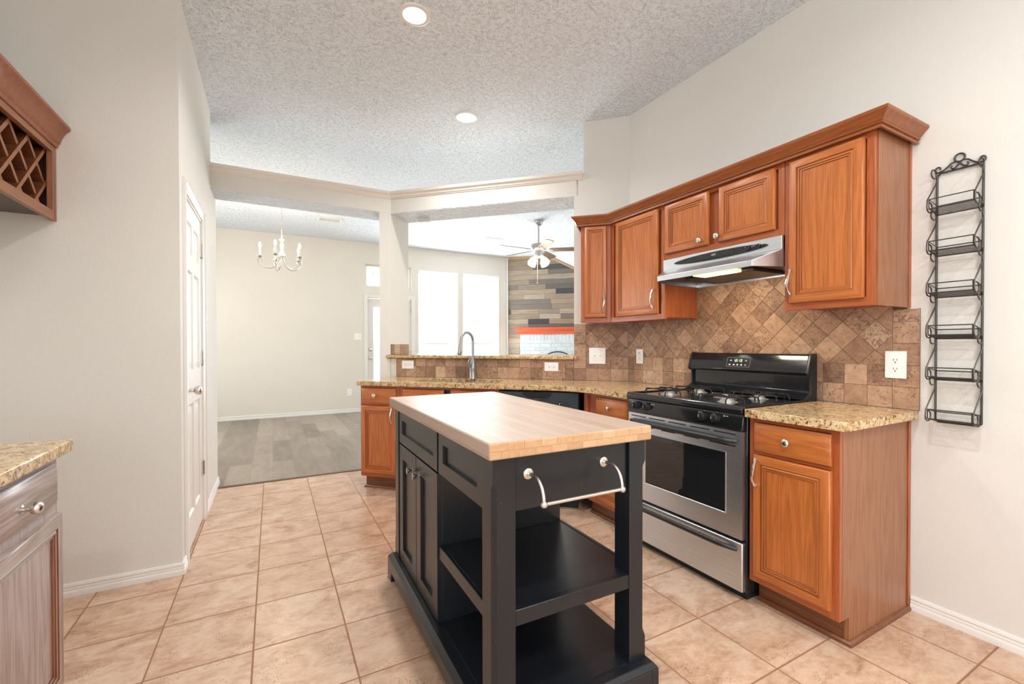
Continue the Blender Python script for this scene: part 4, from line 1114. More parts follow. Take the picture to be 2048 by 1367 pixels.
# ------------------------------------------------------------------ outlets and switches (local x right, y into the wall)
def plate(name, label, cat, loc, rot, wd, ht, kind, horiz=False, mat='plastic', group=None):
    group = 'white wall outlets' if name == 'wall_outlet' else 'white light switches'
    t = thing(name, label, cat, loc, rot, group)
    MB().box(-wd / 2, wd / 2, -0.006, -0.0003, -ht / 2, ht / 2).build('cover_plate', M[mat], t, 0.0025)
    if kind == 'duplex':
        for sg in (-1, 1):
            ox, oz = (sg * 0.0205, 0) if horiz else (0, sg * 0.0205)
            pts = []
            for i in range(20):
                a = 2 * math.pi * i / 20
                pts.append((ox + max(-0.0165, min(0.0165, 0.0185 * math.cos(a))), oz + max(-0.0140, min(0.0140, 0.0185 * math.sin(a)))))
            r_ = MB().prism(pts, -0.0085, -0.0058, 'y').build('receptacle', M[mat], t)
            s_ = MB()
            def sl(a0, a1, b0_, b1_):
                if horiz: s_.box(ox - b1_, ox - b0_, -0.0089, -0.0084, oz + a0, oz + a1)
                else: s_.box(ox + a0, ox + a1, -0.0089, -0.0084, oz + b0_, oz + b1_)
            sl(-0.0075, -0.0052, -0.002, 0.0075); sl(0.0050, 0.0073, -0.001, 0.0065)
            s_.lathe([(0.0028, 0), (0.0028, 0.0005)], (ox + (0.0085 if horiz else 0), -0.0084, oz - (0 if horiz else 0.0085)), (0, -1, 0), 10)
            s_.build('slots', M['slot'], r_)
        MB().lathe([(0.003, 0), (0.002, 0.0015), (0, 0.0015)], (0, -0.0059, 0), (0, -1, 0), 10).build('screw', M['vent'], t)
    elif kind == 'gfci':
        r_ = MB().box(-0.0165, 0.0165, -0.0085, -0.0058, -0.0335, 0.0335).build('receptacle', M[mat], t, 0.001)
        MB().box(-0.009, 0.009, -0.0097, -0.0084, 0.024, 0.030).build('button', plain('blue_test_button', S(120, 140, 170), 0.4), r_)
        s_ = MB()
        for oz in (0.013, -0.016):
            s_.box(-0.0075, -0.0055, -0.0089, -0.0084, oz, oz + 0.008).box(0.0055, 0.0075, -0.0089, -0.0084, oz, oz + 0.007)
            s_.lathe([(0.0027, 0), (0.0027, 0.0005)], (0, -0.0084, oz - 0.007), (0, -1, 0), 10)
        s_.build('slots', M['slot'], r_)
    else:
        n = kind
        for i in range(n):
            ox = (i - (n - 1) / 2) * 0.046
            MB().box(ox - 0.005, ox + 0.005, -0.0075, -0.0058, -0.012, 0.012).prism([(-0.0075, -0.004), (-0.0075, 0.004), (-0.018, 0.011), (-0.019, 0.006)], ox - 0.0035, ox + 0.0035, 'x').build('toggle', M[mat], t)
            for sg in (-1, 1): MB().lathe([(0.003, 0), (0.002, 0.0012), (0, 0.0012)], (ox, -0.0059, sg * 0.030), (0, -1, 0), 8).build('screw', M['vent'], t)
    return t
plate('wall_outlet', 'white duplex outlet on the tiles right of the range', 'outlet', (2.551, 0.982, 1.119), R90, 0.083, 0.127, 'duplex')
plate('wall_outlet', 'white test-button outlet on the tiles left of the range', 'outlet', (2.551, 2.648, 1.122), R90, 0.074, 0.116, 'gfci')
q = dg(1.92, 0.5137)
plate('light_switch', 'white double toggle switch on the angled tile corner', 'light switch', (*q, 1.122), R45, 0.136, 0.135, 2)
q = dg(0.149, 0.5137)
plate('wall_outlet', 'sideways white outlet under the bar left of the faucet', 'outlet', (*q, 1.030), R45, 0.124, 0.078, 'duplex', True)
q = dg(1.53, 0.5137)
plate('wall_outlet', 'sideways white outlet under the bar right of the faucet', 'outlet', (*q, 1.026), R45, 0.122, 0.077, 'duplex', True)
plate('light_switch', 'white double switch plate on the far wall beside the patio door', 'light switch', (1.362, FAR, 1.366), 0, 0.125, 0.122, 2)
plate('wall_outlet', 'white outlet low on the far dining room wall', 'outlet', (1.213, FAR, 0.364), 0, 0.080, 0.13, 'duplex')
plate('light_switch', 'white single switch on the wall beyond the pantry door', 'light switch', (-0.425, 3.93, 1.38), D2R(90), 0.072, 0.117, 1)

# ================================================================== RANGE
RW = 0.776
rg = thing('range', 'freestanding gas range with stainless oven door and black backguard', 'range', (1.925, 2.0995, 0), R90)
MB().box(0.001, RW - 0.001, 0.031, 0.60, 0.035, 0.894).build('body', M['enamel'], rg, 0.003)
MB().box(0.01, RW - 0.01, 0.045, 0.58, 0.0, 0.035).build('base', M['black'], rg)
dr = MB().box(0.004, RW - 0.004, 0.0, 0.0305, 0.045, 0.276).build('drawer', M['steel'], rg, 0.006)
def bow(x0, x1, z, out, rad, sag=0.0):
    pts, n = [], 28
    for i in range(n + 1):
        t = i / n; e = min(t, 1 - t) * (x1 - x0)
        k = min(1.0, e / 0.085); k = math.sin(k * math.pi / 2)
        pts.append((x0 + t * (x1 - x0), 0.004 - out * k, z - sag * (1 - k)))
    return MB().tube(pts, [rad * (0.75 + 0.25 * min(1, min(i, n - i) / 3)) for i in range(n + 1)], 12)
bow(0.030, RW - 0.036, 0.252, 0.040, 0.013, 0.012).build('handle', M['black'], dr)
od = MB()
x0, x1, z0_, z1_ = 0.004, RW - 0.004, 0.293, 0.803
wx0, wx1, wz0, wz1 = 0.145, 0.680, 0.398, 0.692
od.box(x0, x1, 0, 0.0305, z0_, wz0).box(x0, x1, 0, 0.0305, wz1, z1_).box(x0, wx0, 0, 0.0305, wz0, wz1).box(wx1, x1, 0, 0.0305, wz0, wz1)
odo = od.build('oven_door', M['steel'], rg)
MB().rings(wx0, wx1, wz0, wz1, [(-0.004, -0.0002), (-0.004, -0.002), (0.0, -0.002), (0.004, 0.003), (0.006, 0.003)], [1, 1, 1, 0], 0).build('window', [M['glass_black'], M['steel']], odo)
sl = MB()
for i in range(5): sl.box(0.030 + i * 0.146, 0.030 + i * 0.146 + 0.122, -0.0008, 0.001, 0.783, 0.7885)
for i in range(4): sl.box(0.110 + i * 0.16, 0.110 + i * 0.16 + 0.10, -0.0008, 0.001, 0.727, 0.733)
sl.box(0.660, 0.735, -0.0008, 0.001, 0.727, 0.733)
sl.build('vent_slots', M['slot'], odo)
bow(0.026, RW - 0.036, 0.757, 0.044, 0.016, 0.002).build('handle', M['black'], odo)
cpn = MB().prism([(-0.008, 0.811), (0.004, 0.886), (0.0305, 0.886), (0.0305, 0.806), (-0.006, 0.806)], 0.002, RW - 0.002, 'x').build('control_panel', M['enamel'], rg, 0.004)
def slope_y(z): return -0.008 + (z - 0.811) * 0.16
for i, x in enumerate((0.082, 0.167, 0.557, 0.632)):
    z = 0.851; y = slope_y(z)
    k_ = MB().lathe([(0.024, 0), (0.024, 0.006), (0.021, 0.012), (0.019, 0.026), (0.015, 0.029), (0, 0.029)], (x, y + 0.001, z), (0, -1, 0.16), 22).build('knob', M['black'], cpn)
    MB().box(x - 0.0035, x + 0.0035, y - 0.036, y - 0.010, z - 0.018, z + 0.018).build('grip', M['black'], k_, 0.001)
    MB().box(x - 0.012, x - 0.010, y - 0.0297, y - 0.0285, z - 0.004, z + 0.008).build('pointer', M['mark'], k_)
pm = MB()
for x, sg in ((0.052, 1), (0.197, 1), (0.527, 1), (0.672, 1)):
    z = 0.866; y = slope_y(z)
    pm.box(x - 0.004, x + 0.004, y - 0.0006, y + 0.0005, z - 0.004, z - 0.003).box(x - 0.004, x + 0.004, y - 0.0006, y + 0.0005, z + 0.003, z + 0.004).box(x - 0.004, x - 0.003, y - 0.0006, y + 0.0005, z - 0.003, z + 0.003).box(x + 0.003, x + 0.004, y - 0.0006, y + 0.0005, z - 0.003, z + 0.003).box(x, x + 0.003, y - 0.0006, y + 0.0005, z, z + 0.003)
    for d_ in (0.010, 0.013, 0.016, 0.019):
        pm.box(x + sg * (d_ if x > 0.1 else -d_), x + sg * (d_ if x > 0.1 else -d_) + 0.002, y - 0.0006, y + 0.0005, z - 0.001, z + 0.002)
for x in (0.082, 0.167, 0.557, 0.632): pm.box(x - 0.0007, x + 0.0007, slope_y(0.879) - 0.0006, slope_y(0.879) + 0.0005, 0.876, 0.881)
pm.build('panel_print', M['mark'], cpn)
ct = MB()
ct.prism([(-0.012, 0.889), (-0.015, 0.905), (-0.012, 0.918), (-0.004, 0.9245), (0.012, 0.9245), (0.020, 0.916), (0.545, 0.916), (0.552, 0.9225), (0.56, 0.9225), (0.56, 0.896), (0.02, 0.889)], 0.0, RW, 'x')
ct.box(-0.001, 0.016, 0.010, 0.555, 0.9162, 0.9235).box(RW - 0.016, RW + 0.001, 0.010, 0.555, 0.9162, 0.9235)
ct.build('cooktop', M['enamel'], rg, 0.004, seg=3)
for x in (0.195, 0.585):
    for y in (0.145, 0.405):
        b_ = MB().lathe([(0.050, 0.9163), (0.048, 0.918), (0.038, 0.9185), (0.036, 0.927), (0.030, 0.929)], (x, y, 0), (0, 0, 1), 24).build('burner', M['burner'], rg)
        MB().lathe([(0.030, 0.9292), (0.030, 0.933), (0.025, 0.9355), (0, 0.9355)], (x, y, 0), (0, 0, 1), 24).build('burner_cap', M['burner'], b_)
MB().box(0.318, 0.470, 0.352, 0.392, 0.9165, 0.931).build('centre_plate', M['burner'], rg, 0.007)
def grate(xc, yc):
    g_ = MB(); hx, hy, zt, r = 0.135, 0.115, 0.950, 0.0036
    def loop(x, ya, yb):  # one bent wire running front to back
        g_.tube([(x, ya, 0.9185), (x, ya, zt - 0.012), (x, ya + 0.010, zt), (x, yb - 0.010, zt), (x, yb, zt - 0.012), (x, yb, 0.9185)], r, 8)
    def loopx(y, xa, xb_):
        g_.tube([(xa, y, 0.9185), (xa, y, zt - 0.012), (xa + 0.010, y, zt), (xb_ - 0.010, y, zt), (xb_, y, zt - 0.012), (xb_, y, 0.9185)], r, 8)
    loop(xc - hx * 0.55, yc - hy, yc + hy); loop(xc + hx * 0.55, yc - hy, yc + hy)
    loopx(yc - hy * 0.5, xc - hx, xc + hx); loopx(yc + hy * 0.5, xc - hx, xc + hx)
    for sx, sy in ((-1, 0), (1, 0), (0, -1), (0, 1)):
        g_.tube([(xc + sx * hx * 0.55, yc + sy * hy * 0.5, zt), (xc + sx * 0.022, yc + sy * 0.022, zt), (xc + sx * 0.018, yc + sy * 0.018, zt - 0.008)], r, 8)
    return g_.build('grate', M['grate'], rg)
for x in (0.195, 0.585):
    for y in (0.145, 0.405): grate(x, y)
bg = MB().prism([(0.515, 0.923), (0.55, 0.945), (0.578, 0.962), (0.578, 1.050), (0.542, 1.052), (0.533, 1.062), (0.562, 1.152), (0.572, 1.162), (0.618, 1.162), (0.618, 0.90), (0.563, 0.90), (0.563, 0.923)], 0.012, RW - 0.012, 'x').build('backguard', M['enamel'], rg, 0.004)
for xa in (0.0, RW - 0.0118):
    MB().prism([(0.508, 0.924), (0.545, 0.945), (0.560, 0.958), (0.560, 1.046), (0.536, 1.050), (0.530, 1.062), (0.559, 1.154), (0.572, 1.165), (0.6185, 1.165), (0.6185, 0.90), (0.562, 0.90), (0.562, 0.924)], xa, xa + 0.0118, 'x').build('end_cap', M['black'], bg, 0.002)
up = Vector((0, 0.029, 0.090)).normalized(); nb = Vector((0, 0.090, -0.029)).normalized()
MS = Matrix(((1, 0, 0, 0.285), (0, nb.y, up.y, 0.533), (0, nb.z, up.z, 1.062), (0, 0, 0, 1)))
ds = MB(MS).rings(0, 0.155, 0.018, 0.078, [(0, 0.001), (0, -0.0014), (0.003, -0.0014), (0.0045, 0.0003)], [1, 1, 0], 0).build('display', [M['glass_black'], M['dark_nickel']], bg)
SEG = {'1': 'bc', '2': 'abged', '3': 'abgcd'}
dm = MB(MS)
def digit(ch, x, z, h=0.016, wd=0.009):
    t_ = 0.0018
    bars = {'a': (0, wd, h - t_, h), 'g': (0, wd, h / 2 - t_ / 2, h / 2 + t_ / 2), 'd': (0, wd, 0, t_), 'b': (wd - t_, wd, h / 2, h), 'c': (wd - t_, wd, 0, h / 2), 'f': (0, t_, h / 2, h), 'e': (0, t_, 0, h / 2)}
    for s_ in SEG[ch]:
        a = bars[s_]; dm.box(x + a[0], x + a[1], -0.0010, 0.0002, z + a[2], z + a[3])
for ch, x in zip('1213', (0.046, 0.060, 0.078, 0.092)): digit(ch, x, 0.050)
dm.box(0.0735, 0.0752, -0.001, 0.0002, 0.060, 0.0618); dm.box(0.0735, 0.0752, -0.001, 0.0002, 0.053, 0.0548)
dm.build('clock_digits', M['green'], ds)
bm_ = MB(MS)
for x in (0.018, 0.046, 0.070, 0.096): bm_.box(x, x + 0.010, -0.0008, 0.0002, 0.028, 0.035)
bm_.box(0.022, 0.032, -0.0008, 0.0002, 0.055, 0.060)
bm_.prism([(0.121, 0.053), (0.127, 0.059), (0.133, 0.053), (0.133, 0.056), (0.127, 0.062), (0.121, 0.056)], -0.0008, 0.0002, 'y')
bm_.prism([(0.121, 0.036), (0.127, 0.030), (0.133, 0.036), (0.133, 0.033), (0.127, 0.027), (0.121, 0.033)], -0.0008, 0.0002, 'y')
bm_.build('touch_buttons', M['mark'], ds)

# ================================================================== RANGE HOOD
hd = thing('range_hood', 'stainless under-cabinet range hood with black oval control strip', 'range hood', (2.22, 2.0955, 0), R90)
HW = 0.772
sh = MB()
sh.box(0, HW, 0, 0.0195, 1.689, 1.7585)
a0, a1, b0_, b1_ = (0, 0.0), (HW, 0.0), (0.083, -0.14), (HW - 0.066, -0.14)
vs = [(0, 0, 1.689), (HW, 0, 1.689), (HW - 0.066, -0.14, 1.633), (0.083, -0.14, 1.633), (HW - 0.066, -0.14, 1.604), (0.083, -0.14, 1.604), (HW, 0.0197, 1.604), (0, 0.0197, 1.604), (HW, 0.0197, 1.689), (0, 0.0197, 1.689),
      (HW, 0.33, 1.604), (0, 0.33, 1.604), (HW, 0.33, 1.689), (0, 0.33, 1.689)]
sh.add(vs, [(0, 1, 2, 3), (3, 2, 4, 5), (1, 8, 6, 4, 2), (0, 3, 5, 7, 9), (8, 12, 10, 6), (9, 7, 11, 13), (12, 13, 11, 10), (8, 9, 13, 12)])
sh.build('canopy', M['steel'], hd, 0.002)
und = MB().prism([(0.004, 0.02), (0.086, -0.136), (HW - 0.069, -0.136), (HW - 0.004, 0.02), (HW - 0.004, 0.328), (0.004, 0.328)], 1.628, 1.634)
und.build('underside', M['hood_pan'], hd)
MB().prism([(0.030, 1.627), (0.330, 1.607), (0.330, 1.611), (0.030, 1.6279)], 0.12, 0.60, 'x').build('grease_filter', M['hood_pan'], hd) if False else MB().box(0.14, 0.60, 0.035, 0.31, 1.610, 1.6275).build('grease_filter', M['hood_pan'], hd, 0.003)
ll = MB().box(0.295, 0.535, -0.075, 0.028, 1.610, 1.6278).build('light_lens', M['hoodlens'], hd, 0.003)
for xa in (0.310, 0.430): MB().box(xa, xa + 0.09, -0.060, 0.012, 1.6085, 1.6098).build('lit_bulb', M['hoodbulb'], ll)
def ell(cx, cz, a, b_, n=48, pw=1.0): return [(cx + a * math.cos(2 * math.pi * i / n), cz + b_ * math.copysign(abs(math.sin(2 * math.pi * i / n)) ** pw, math.sin(2 * math.pi * i / n))) for i in range(n)]
os_ = MB().prism(ell(0.398, 1.7235, 0.305, 0.0225), -0.006, -0.0003, 'y').build('control_strip', M['black'], hd, 0.002)
MB().prism(ell(0.390, 1.727, 0.125, 0.0135), -0.010, -0.0058, 'y').build('lens_oval', M['glass_black'], os_, 0.0015)
MB().box(0.372, 0.400, -0.0112, -0.0098, 1.7235, 1.7325).build('badge', M['nickel'], os_)
fc = bpy.data.curves.new('badge_lettering', 'FONT'); fc.body = 'KENMORE'; fc.size = 0.0058; fc.extrude = 0.0002; fc.align_x = 'CENTER'
fo = bpy.data.objects.new('badge_lettering', fc); C.objects.link(fo)
fm = bpy.data.meshes.new_from_object(fo.evaluated_get(bpy.context.evaluated_depsgraph_get()))
fm.materials.clear(); fm.materials.append(M['slot'])
bpy.data.objects.remove(fo)
fo = bpy.data.objects.new('badge_lettering', fm); C.objects.link(fo); fo.parent = os_
fo.location = (0.386, -0.0115, 1.7262); fo.rotation_euler = (D2R(90), 0, 0)
for x in (0.596, 0.655):
    MB().lathe([(0.012, 0), (0.011, 0.009), (0.009, 0.011), (0, 0.011)], (x, -0.0058, 1.7255), (0, -1, 0), 16).build('knob', M['black'], os_)
mk = MB()
for x, z in ((0.580, 1.731), (0.618, 1.730), (0.628, 1.732), (0.673, 1.731)): mk.box(x - 0.0025, x + 0.0025, -0.0066, -0.0058, z - 0.0015, z + 0.0015)
mk.build('panel_print', M['mark'], os_)
l = area('hood_lamp', (2.20, 1.68, 1.60), (0, D2R(-12), 0), 0.08, 0.26, 2.6, (1.0, 0.80, 0.56))

# ================================================================== KITCHEN ISLAND
ki = thing('kitchen_island', 'charcoal kitchen island with butcher block top and open shelves', 'kitchen island', (0.521, 1.118, 0), D2R(-0.6))
tb = MB(); tb.box(0, 0.604, 0, 1.265, 0.8925, 0.941)
tb.mi[2] = 1; tb.mi[4] = 1
tb.build('butcher_block_top', [M['butcher'], M['endgrain']], ki, 0.005, seg=3)
def post(x0, x1, y0, y1, ch):
    m = MB(); lev = [(0.128, 0.001), (0.205, 0.001), (0.225, 0.013), (0.795, 0.013), (0.815, 0.001), (0.892, 0.001)]
    vs = []
    for z, c in lev:
        c0, c1, c2, c3 = [c if k_ == ch else 0.001 for k_ in range(4)]
        vs += [(x0 + c0, y0, z), (x1 - c1, y0, z), (x1, y0 + c1, z), (x1, y1 - c2, z), (x1 - c2, y1, z), (x0 + c3, y1, z), (x0, y1 - c3, z), (x0, y0 + c0, z)]
    n = 8
    m.add(vs, [(i * n + j, i * n + (j + 1) % n, (i + 1) * n + (j + 1) % n, (i + 1) * n + j) for i in range(len(lev) - 1) for j in range(n)] + [tuple(range(n - 1, -1, -1)), tuple(range((len(lev) - 1) * n, len(lev) * n))])
    return m.build('leg', M['island'], ki, smooth=False)
for xa, xb_ in ((0.026, 0.100), (0.536, 0.608)):
    for ya, yb in ((0.034, 0.110), (1.178, 1.252)): post(xa, xb_, ya, yb, (0 if xa < 0.3 else 1) if ya < 0.5 else (3 if xa < 0.3 else 2))
# plinth with bracket feet
pl = MB()
X0, X1, Y0, Y1, PT = -0.010, 0.632, -0.008, 1.272, 0.127
side_prof = [(Y0, 0), (Y0 + 0.075, 0), (Y0 + 0.085, 0.050), (Y1 - 0.085, 0.050), (Y1 - 0.075, 0), (Y1, 0), (Y1, PT - 0.018), (Y0, PT - 0.018)]
pl.prism(side_prof, X0, X0 + 0.028, 'x').prism(side_prof, X1 - 0.028, X1, 'x')
end_prof = [(X0 + 0.028, 0), (X0 + 0.075, 0), (X0 + 0.085, 0.050), (X1 - 0.085, 0.050), (X1 - 0.075, 0), (X1 - 0.028, 0), (X1 - 0.028, PT - 0.018), (X0 + 0.028, PT - 0.018)]
pl.prism(end_prof, Y0, Y0 + 0.028, 'y').prism(end_prof, Y1 - 0.028, Y1, 'y')
c_ = 0.016
pl.add([(X0, Y0, PT - 0.018), (X1, Y0, PT - 0.018), (X1, Y1, PT - 0.018), (X0, Y1, PT - 0.018), (X0 + c_, Y0 + c_, PT), (X1 - c_, Y0 + c_, PT), (X1 - c_, Y1 - c_, PT), (X0 + c_, Y1 - c_, PT)],
       [(0, 3, 2, 1), (4, 5, 6, 7), (0, 1, 5, 4), (1, 2, 6, 5), (2, 3, 7, 6), (3, 0, 4, 7)])
pl.build('plinth', M['island'], ki, 0.003)
MB().box(0.050, 0.600, 0.556, 1.177, 0.1275, 0.8915).box(0.1005, 0.60, 1.1775, 1.24, 0.1275, 0.8915).build('cabinet_body', M['island'], ki, 0.002)
MB().box(0.101, 0.535, 0.046, 0.064, 0.721, 0.8915).build('end_apron', M['island'], ki, 0.002)
MB().box(0.588, 0.604, 0.111, 0.5555, 0.721, 0.8915).build('side_apron', M['island'], ki, 0.002)
ms = MB().box(0.050, 0.590, 0.056, 0.5555, 0.410, 0.430)
ms.box(0.1005, 0.5355, 0.036, 0.0558, 0.384, 0.432).box(0.036, 0.0498, 0.1105, 0.5555, 0.384, 0.432).box(0.5902, 0.604, 0.1105, 0.5555, 0.384, 0.432)
ms.build('middle_shelf', M['island'], ki, 0.002)
MB().box(0.045, 0.590, 0.040, 0.5555, 0.1272, 0.131).build('bottom_shelf', M['island'], ki)
def MX(xl, y0): return Matrix(((0, 1, 0, xl), (-1, 0, 0, y0), (0, 0, 1, 0), (0, 0, 0, 1)))
SHK = [(0, 0.020), (0, 0.001), (0.001, 0.0), (0.066, 0.0), (0.067, 0.012), (0.070, 0.012)]
SHD = [(0, 0.020), (0, 0.001), (0.001, 0.0), (0.050, 0.0), (0.051, 0.012), (0.054, 0.012)]
for ya, yb in ((0.556, 1.172), (0.112, 0.538)):
    MB(MX(0.030, yb)).rings(0, yb - ya, 0.721, 0.889, SHD).build('drawer', M['island'], ki)
MB().box(0.051, 0.066, 0.1105, 0.5555, 0.721, 0.8915).build('drawer_rail', M['island'], ki)
for ya, yb, ky in ((0.863, 1.172, 0.905), (0.557, 0.857, 0.806)):
    o = MB(MX(0.030, yb)).rings(0, yb - ya, 0.131, 0.713, SHK).build('door', M['island'], ki)
    MB().lathe([(0.0095, 0), (0.0095, 0.003), (0.006, 0.006), (0.0055, 0.016), (0.008, 0.021), (0.0155, 0.027), (0.0155, 0.030), (0.012, 0.032), (0, 0.032)], (0.0305, ky, 0.643), (-1, 0, 0), 18).build('knob', M['dark_nickel'], o)
tw = MB()
bar = MB()
pts = []
tbar = None
m = MB()
for x in (0.148, 0.434):
    m.lathe([(0.0165, 0), (0.0165, 0.003), (0.013, 0.005), (0.008, 0.006), (0.008, 0.010)], (x, 0.0458, 0.828), (0, -1, 0), 20)
    pt = [(x, 0.040, 0.828)] + [(x, 0.036 - 0.082 * math.sin(a), 0.828 + 0.010 * math.sin(2 * a) - 0.062 * (1 - math.cos(a))) for a in [math.pi / 2 * i / 10 for i in range(1, 11)]]
    m.tube(pt, 0.0056, 12)
    m.lathe([(0.0, -0.0115), (0.006, -0.0098), (0.0105, -0.005), (0.0115, 0), (0.0105, 0.005), (0.006, 0.0098), (0, 0.0115)], (x, -0.046, 0.763), (1, 0, 0), 16)
m.tube([(0.148, -0.046, 0.763), (0.434, -0.046, 0.763)], 0.0058, 12)
m.build('towel_bar', M['nickel'], ki, label='brushed nickel towel bar')

# ================================================================== SPICE RACK
sr = thing('spice_rack', 'tall dark wrought iron wall rack with six empty wire baskets', 'wall rack', (2.560, 0.838, 0), R90)
RX = 0.146
fr = MB()
zb_, zt_ = 0.876, 1.957
fr.tube([(0, -0.010, zt_ - 0.012), (0, -0.010, zb_ + 0.01), (0.01, -0.010, zb_), (RX - 0.01, -0.010, zb_), (RX, -0.010, zb_ + 0.01), (RX, -0.010, zt_ - 0.012), (RX - 0.012, -0.010, zt_), (0.012, -0.010, zt_), (0, -0.010, zt_ - 0.012)], 0.0045, 8)
fr.build('frame', M['iron'], sr)
fin = MB()
cx = RX / 2
fin.tube([(cx + 0.0165 * math.cos(a), -0.010, zt_ + 0.047 + 0.0165 * math.sin(a)) for a in [2 * math.pi * i / 20 for i in range(20)]], 0.0038, 8, True)
for sg in (-1, 1):
    sp = []
    for i in range(17):   # outer scroll
        a = math.pi * (1.5 + 1.75 * (1 - i / 16)) ; r = 0.004 + 0.0105 * i / 16
        sp.append((cx + sg * (0.068 + r * math.cos(a)), -0.010, zt_ + 0.019 + r * math.sin(a)))
    sp += [(cx + sg * 0.052, -0.010, zt_ + 0.009), (cx + sg * 0.040, -0.010, zt_ + 0.018), (cx + sg * 0.026, -0.010, zt_ + 0.031), (cx + sg * 0.012, -0.010, zt_ + 0.034), (cx + sg * 0.002, -0.010, zt_ + 0.028), (cx - sg * 0.006, -0.010, zt_ + 0.018), (cx - sg * 0.014, -0.010, zt_ + 0.008), (cx - sg * 0.023, -0.010, zt_ + 0.007), (cx - sg * 0.028, -0.010, zt_ + 0.014), (cx - sg * 0.024, -0.010, zt_ + 0.021)]
    fin.tube(sp, 0.0034, 8)
fin.build('scroll_finial', M['iron'], sr)
ZS = (1.776, 1.597, 1.417, 1.238, 1.059, 0.880)
DP = -0.100
for z in ZS:
    bk_ = MB(); up_ = 0.040; tl_ = 0.016
    x0_, x1_ = -0.006, RX + 0.006 - 0.010
    x0_, x1_ = 0.003, RX - 0.003
    zf = z + tl_
    for dz in (0.0, up_):
        bk_.tube([(x0_, -0.014, z + dz), (x0_, DP, zf + dz), (x1_, DP, zf + dz), (x1_, -0.014, z + dz)], 0.0024, 6, True)
    for x, y, zz in ((x0_, DP, zf), (x1_, DP, zf), (x0_, -0.014, z), (x1_, -0.014, z)):
        bk_.tube([(x, y, zz), (x, y, zz + up_)], 0.0022, 6)
    bo = bk_.build('basket', M['iron'], sr)
    wm = MB()
    for i in range(1, 26):
        x = x0_ + (x1_ - x0_) * i / 26
        wm.tube([(x, -0.014, z), (x, DP, zf)], 0.0009, 4)
    for i in range(1, 10):
        k_ = i / 10
        wm.tube([(x0_, -0.014 + (DP + 0.014) * k_, z + tl_ * k_), (x1_, -0.014 + (DP + 0.014) * k_, z + tl_ * k_)], 0.0009, 4)
    wm.build('wire_mesh', M['iron'], bo)
    for x in (-0.002, RX + 0.002):
        s_ = MB(); pth = []
        for i in range(14):   # hook at the top
            a = math.pi * (1.15 - 1.5 * i / 13) ; r = 0.0125
            pth.append((x, -0.022 + r * math.cos(a) * -1 * -1, z + 0.178 + r * 1.35 * math.sin(a)))
        pth = [(x, -0.022 - 0.0125 * math.cos(a), z + 0.176 + 0.017 * math.sin(a)) for a in [D2R(-70 + 0) + (D2R(180) + D2R(70)) * i / 13 for i in range(14)]] if False else [(x, -0.038 + 0.026 * math.cos(a), z + 0.176 + 0.019 * math.sin(a)) for a in [D2R(290 - 290 * i / 15) for i in range(16)]]
        pth += [(x, -0.010, z + 0.150), (x, -0.018, z + 0.135), (x, DP - 0.002, z + 0.055)]
        pth += [(x, DP + 0.020 - 0.026 * math.cos(a), z + 0.026 - 0.022 * math.sin(a)) for a in [D2R(-30 + 300 * i / 15) for i in range(1, 16)]]
        s_.tube(pth, 0.0027, 6)
        s_.build('scroll_bracket', M['iron'], sr)

# ================================================================== CEILING FIXTURES
def point(name, loc, power, col, rad=0.08):
    d = bpy.data.lights.new(name, 'POINT'); d.energy = power; d.color = col; d.shadow_soft_size = rad
    o = bpy.data.objects.new(name, d); C.objects.link(o); o.location = loc
def can_light(x, y, label, power=22, spread=165):
    t = thing('recessed_light', label, 'recessed light', (x, y, CZ), 0, 'recessed kitchen ceiling lights')
    MB().lathe([(0.062, -0.0005), (0.066, -0.007), (0.078, -0.009), (0.088, -0.006), (0.090, -0.0004)], (0, 0, 0), (0, 0, 1), 32, capped=False).build('trim_ring', M['white'], t)
    MB().lathe([(0.0, -0.0035), (0.064, -0.0035), (0.064, -0.001), (0, -0.001)], (0, 0, 0), (0, 0, 1), 32).build('lens', M['can'], t)
    area('can_lamp', (x, y, CZ - 0.012), (0, 0, 0), 0.12, 0.12, power, (1.0, 0.985, 0.955), 'DISK', spread)
    return t
can_light(0.715, 2.52, 'round recessed ceiling light nearer the camera, at the top edge', 17, 150)
can_light(1.402, 3.435, 'round recessed ceiling light farther back toward the bar', 12, 145)
can_light(0.715, 0.40, 'added unseen recessed light above the camera position', 22)  # this and the next two are added unseen cans for more light
can_light(1.60, -0.80, 'added unseen recessed light behind the camera on the range side', 26)
can_light(-0.30, -1.00, 'added unseen recessed light behind the camera on the fridge side', 20)

def vent(name, label, x, y, wd, dp):
    t = thing(name, label, 'ceiling vent', (x, y, CZ), 0, 'white ceiling vents')
    MB().box(-wd / 2, wd / 2, -dp / 2, dp / 2, -0.012, -0.0005).build('frame', M['vent'], t, 0.003)
    sl_ = MB(); dk = MB()
    for k_ in range(3):
        xa = -wd / 2 + 0.025 + k_ * (wd - 0.05) / 3
        w3 = (wd - 0.05) / 3 - 0.012
        dk.box(xa, xa + w3, -dp / 2 + 0.025, dp / 2 - 0.025, -0.0128, -0.0118)
        for i in range(6):
            xx = xa + w3 * (i + 0.5) / 6
            sl_.box(xx - 0.004, xx + 0.004, -dp / 2 + 0.025, dp / 2 - 0.025, -0.0150, -0.0127)
    dk.build('openings', M['ventdark'], t); sl_.build('louvers', M['vent'], t)
gp = thing('added_pendant', 'added white globe pendant, unseen behind the camera', 'added fill light', (0.95, -1.0, 0))  # added unseen pendant, there to brighten the ceiling
MB().tube([(0, 0, CZ - 0.0005), (0, 0, 2.33)], 0.006, 8).build('cord', M['cream'], gp)
